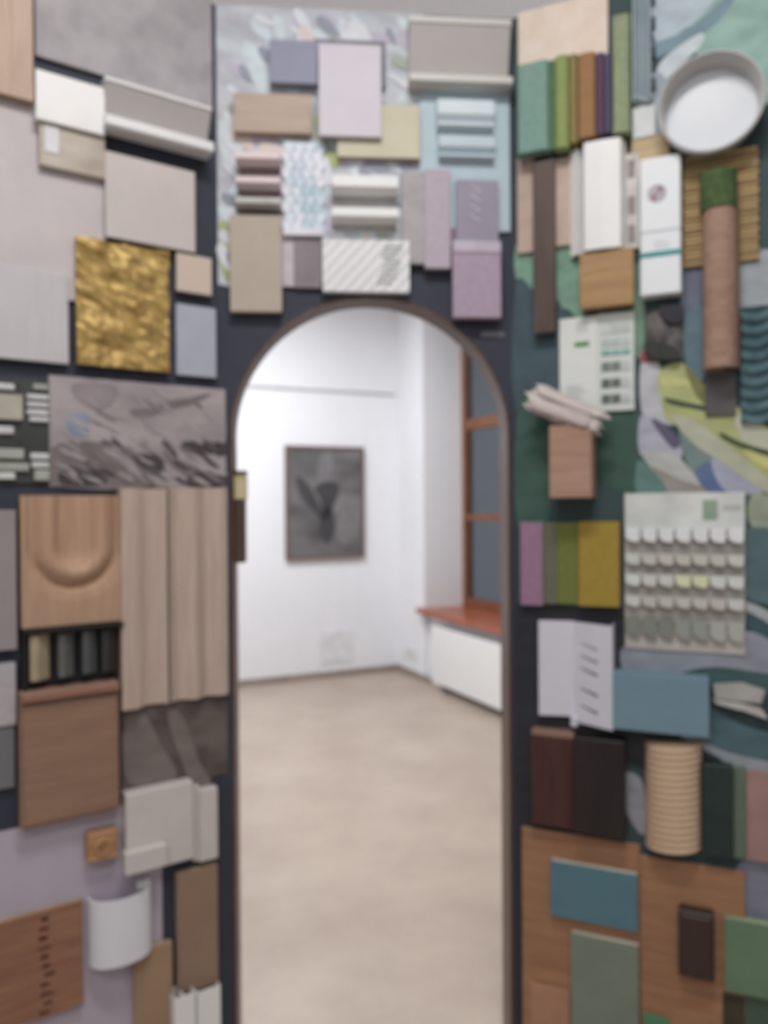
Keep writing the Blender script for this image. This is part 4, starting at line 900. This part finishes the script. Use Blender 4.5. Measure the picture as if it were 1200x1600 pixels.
# dark blocks
dbx, dbb = 'R', (0.0501, 0.2858, 0.6513, 0.9085, 0.003, 0.05)
dk = thing('R', dbb, 'dark_wood_pair', 'two joined dark wood blocks, reddish and near-black, below the folded plate', 'wood sample')
part(dk, 'reddish_block', gbox(only('R', (0.0475, 0.1575, 0.6591, 0.8977, 0.003, 0.038)), .002), M((84, 48, 42), 'wood', 0.4, rgb2=(66, 36, 32)))
part(dk, 'reddish_top_edge', gbox(only('R', (0.0483, 0.1581, 0.896, 0.9094, 0.003, 0.038)), .001), M((150, 116, 96), 'wood', 0.5, grain='h'))
part(dk, 'black_block', gbox(only('R', (0.16, 0.2862, 0.6582, 0.9057, 0.003, 0.054)), .002), M((44, 36, 36), 'wood', 0.4, rgb2=(34, 28, 28)))
# corrugated half roll
hw1, hb1 = 'R', (0.3327, 0.4641, 0.6477, 0.9101, 0.004, 0.066)
co = thing('R', hb1, 'corrugated_roll', 'tan corrugated cardboard half roll above the brown board', 'roll')
uc_ = (hb1[0] + hb1[1]) / 2; ru_ = (hb1[1] - hb1[0]) / 2
V, Fc = [], []
nv, na = 84, 22
for j in range(nv + 1):
    t = j / nv; v = hb1[2] + (hb1[3] - hb1[2]) * t
    for i in range(na + 1):
        a = math.pi * i / na
        rb_ = 1 + .03 * math.sin(2 * math.pi * 16 * t)
        V.append((uc_ - ru_ * math.cos(a) * rb_, v - .006 * math.cos(a), .004 + .062 * math.sin(a) * rb_))
for j in range(nv):
    for i in range(na):
        p = j * (na + 1) + i; Fc.append([p, p + 1, p + na + 2, p + na + 1])
Fc.append(list(range(na + 1))); Fc.append([nv * (na + 1) + i for i in range(na + 1)])
part(co, 'corrugated_skin', (V, Fc), M((204, 172, 140), 'plain', 0.75, var=.05), smooth=True)
part(co, 'core_strip', gbox((uc_ - ru_ * .6, uc_ + ru_ * .6, hb1[2] + .01, hb1[3] - .01, .002, .03), .002), MDF)
# green slab set
board('R', (0.4666, 0.5346, 0.6479, 0.871, 0.003, 0.04), 'stone_sample', 'very dark green slab right of the corrugated roll', 'panel', M((34, 52, 50), 'plain', 0.45))
board('R', (0.5349, 0.5629, 0.6472, 0.8664, 0.003, 0.026), 'stone_sample', 'narrow grey green strip beside the very dark green slab', 'panel', M((100, 116, 100), 'plain', 0.6))
board('R', (0.5631, 0.7298, 0.645, 0.8601, 0.003, 0.02), 'brick_sample', 'dusty pink brick-red slab at the right edge', 'panel', M((164, 126, 120), 'concrete', 0.8))
# brown board with tiles
BB = M((172, 124, 88), 'wood', 0.6, rgb2=(148, 104, 72), grain='h')
qw1, qb1 = 'R', (0.0148, 0.3176, -0.0624, 0.6356, 0.002, 0.01)
board('R', qb1, 'plywood_board', 'wide orange brown plywood board right beside the arch', 'wood panel', BB, MDF)
board('R', (0.318, 0.5593, 0.0227, 0.6119, 0.004, 0.016), 'plywood_board', 'orange brown plywood board carrying the dark upright piece', 'wood panel', BB, MDF)
PALE = M((208, 200, 184), 'plain', 0.6)
board('R', (0.0949, 0.3135, 0.4209, 0.5666, 0.01, 0.03), 'tile_sample', 'teal tile lying across the orange brown plywood', 'tile', M((82, 124, 138), 'plain', 0.5, var=.04), PALE)
board('R', (0.1469, 0.3156, -0.0293, 0.3869, 0.01, 0.03), 'tile_sample', 'sage green tile at the bottom of the plywood', 'tile', M((120, 132, 116), 'plain', 0.5, var=.04), PALE)
board('R', (0.0363, 0.1412, -0.0805, 0.2237, 0.01, 0.018), 'tile_sample', 'terracotta orange tile at the lower left of the plywood', 'tile', M((176, 128, 98), 'plain', 0.6))
dvw, dvb = 'R', (0.4105, 0.491, 0.3476, 0.5095, 0.016, 0.056)
dv_ = thing('R', dvb, 'dark_upright', 'dark brown upright wood piece on the plywood', 'wood block')
part(dv_, 'block', gbox(dvb[:4] + (.016, .050), .003), M((60, 42, 36), 'wood', 0.45, rgb2=(46, 32, 28)))
part(dv_, 'front_plate', gbox(sub(dvb, .08, .92, .05, .95, .050, .056), .002), M((62, 44, 40), 'wood', 0.4))
board('R', (0.5138, 0.7277, 0.3217, 0.5005, 0.006, 0.03), 'tile_sample', 'leaf green tile at the lower right edge', 'tile', M((100, 132, 100), 'plain', 0.55, var=.06), M((160, 180, 140), 'plain'))
board('R', (0.5078, 0.729, 0.0578, 0.3129, 0.003, 0.016), 'felt_sample', 'dark green felt sheet in the bottom right corner', 'cloth sample', M((74, 96, 80), 'fabric', 0.95))
board('R', (0.3242, 0.3879, 0.0062, 0.2159, 0.016, 0.028), 'felt_sample', 'small bright green felt strip at the bottom of the plywood', 'cloth sample', M((84, 138, 98), 'fabric', 0.95))
# dark crumpled stone
cw2, cb2 = 'R', (0.3352, 0.4246, 1.8628, 1.9925, 0.003, 0.03)
st = thing('R', cb2, 'dark_stone', 'dark grey rough stone piece under the white logo box', 'stone')
def rock(s, t): 
    e = max(0.0, 1 - (abs(2 * s - 1) ** 4)) * max(0.0, 1 - (abs(2 * t - 1) ** 4))
    return .006 + e * (.014 + .010 * noise.noise(Vector((s * 3, t * 3, 1.7))))
part(st, 'rock', ghf(cb2[:4] + (.003, .03), 18, 22, rock), M((124, 120, 118), 'stone', 0.8, rgb2=(60, 58, 58), scale=26))
part(st, 'dark_wedge', gprism(smooth_poly([(0.371, 1.991), (0.422, 1.992), (0.425, 1.954), (0.401, 1.949), (0.380, 1.962)], 3), .006, .026), M((56, 54, 62), 'stone', 0.8))
part(st, 'dark_wedge', gprism(smooth_poly([(0.338, 1.912), (0.386, 1.901), (0.418, 1.879), (0.408, 1.858), (0.348, 1.873)], 3), .006, .024), M((60, 60, 54), 'stone', 0.8))
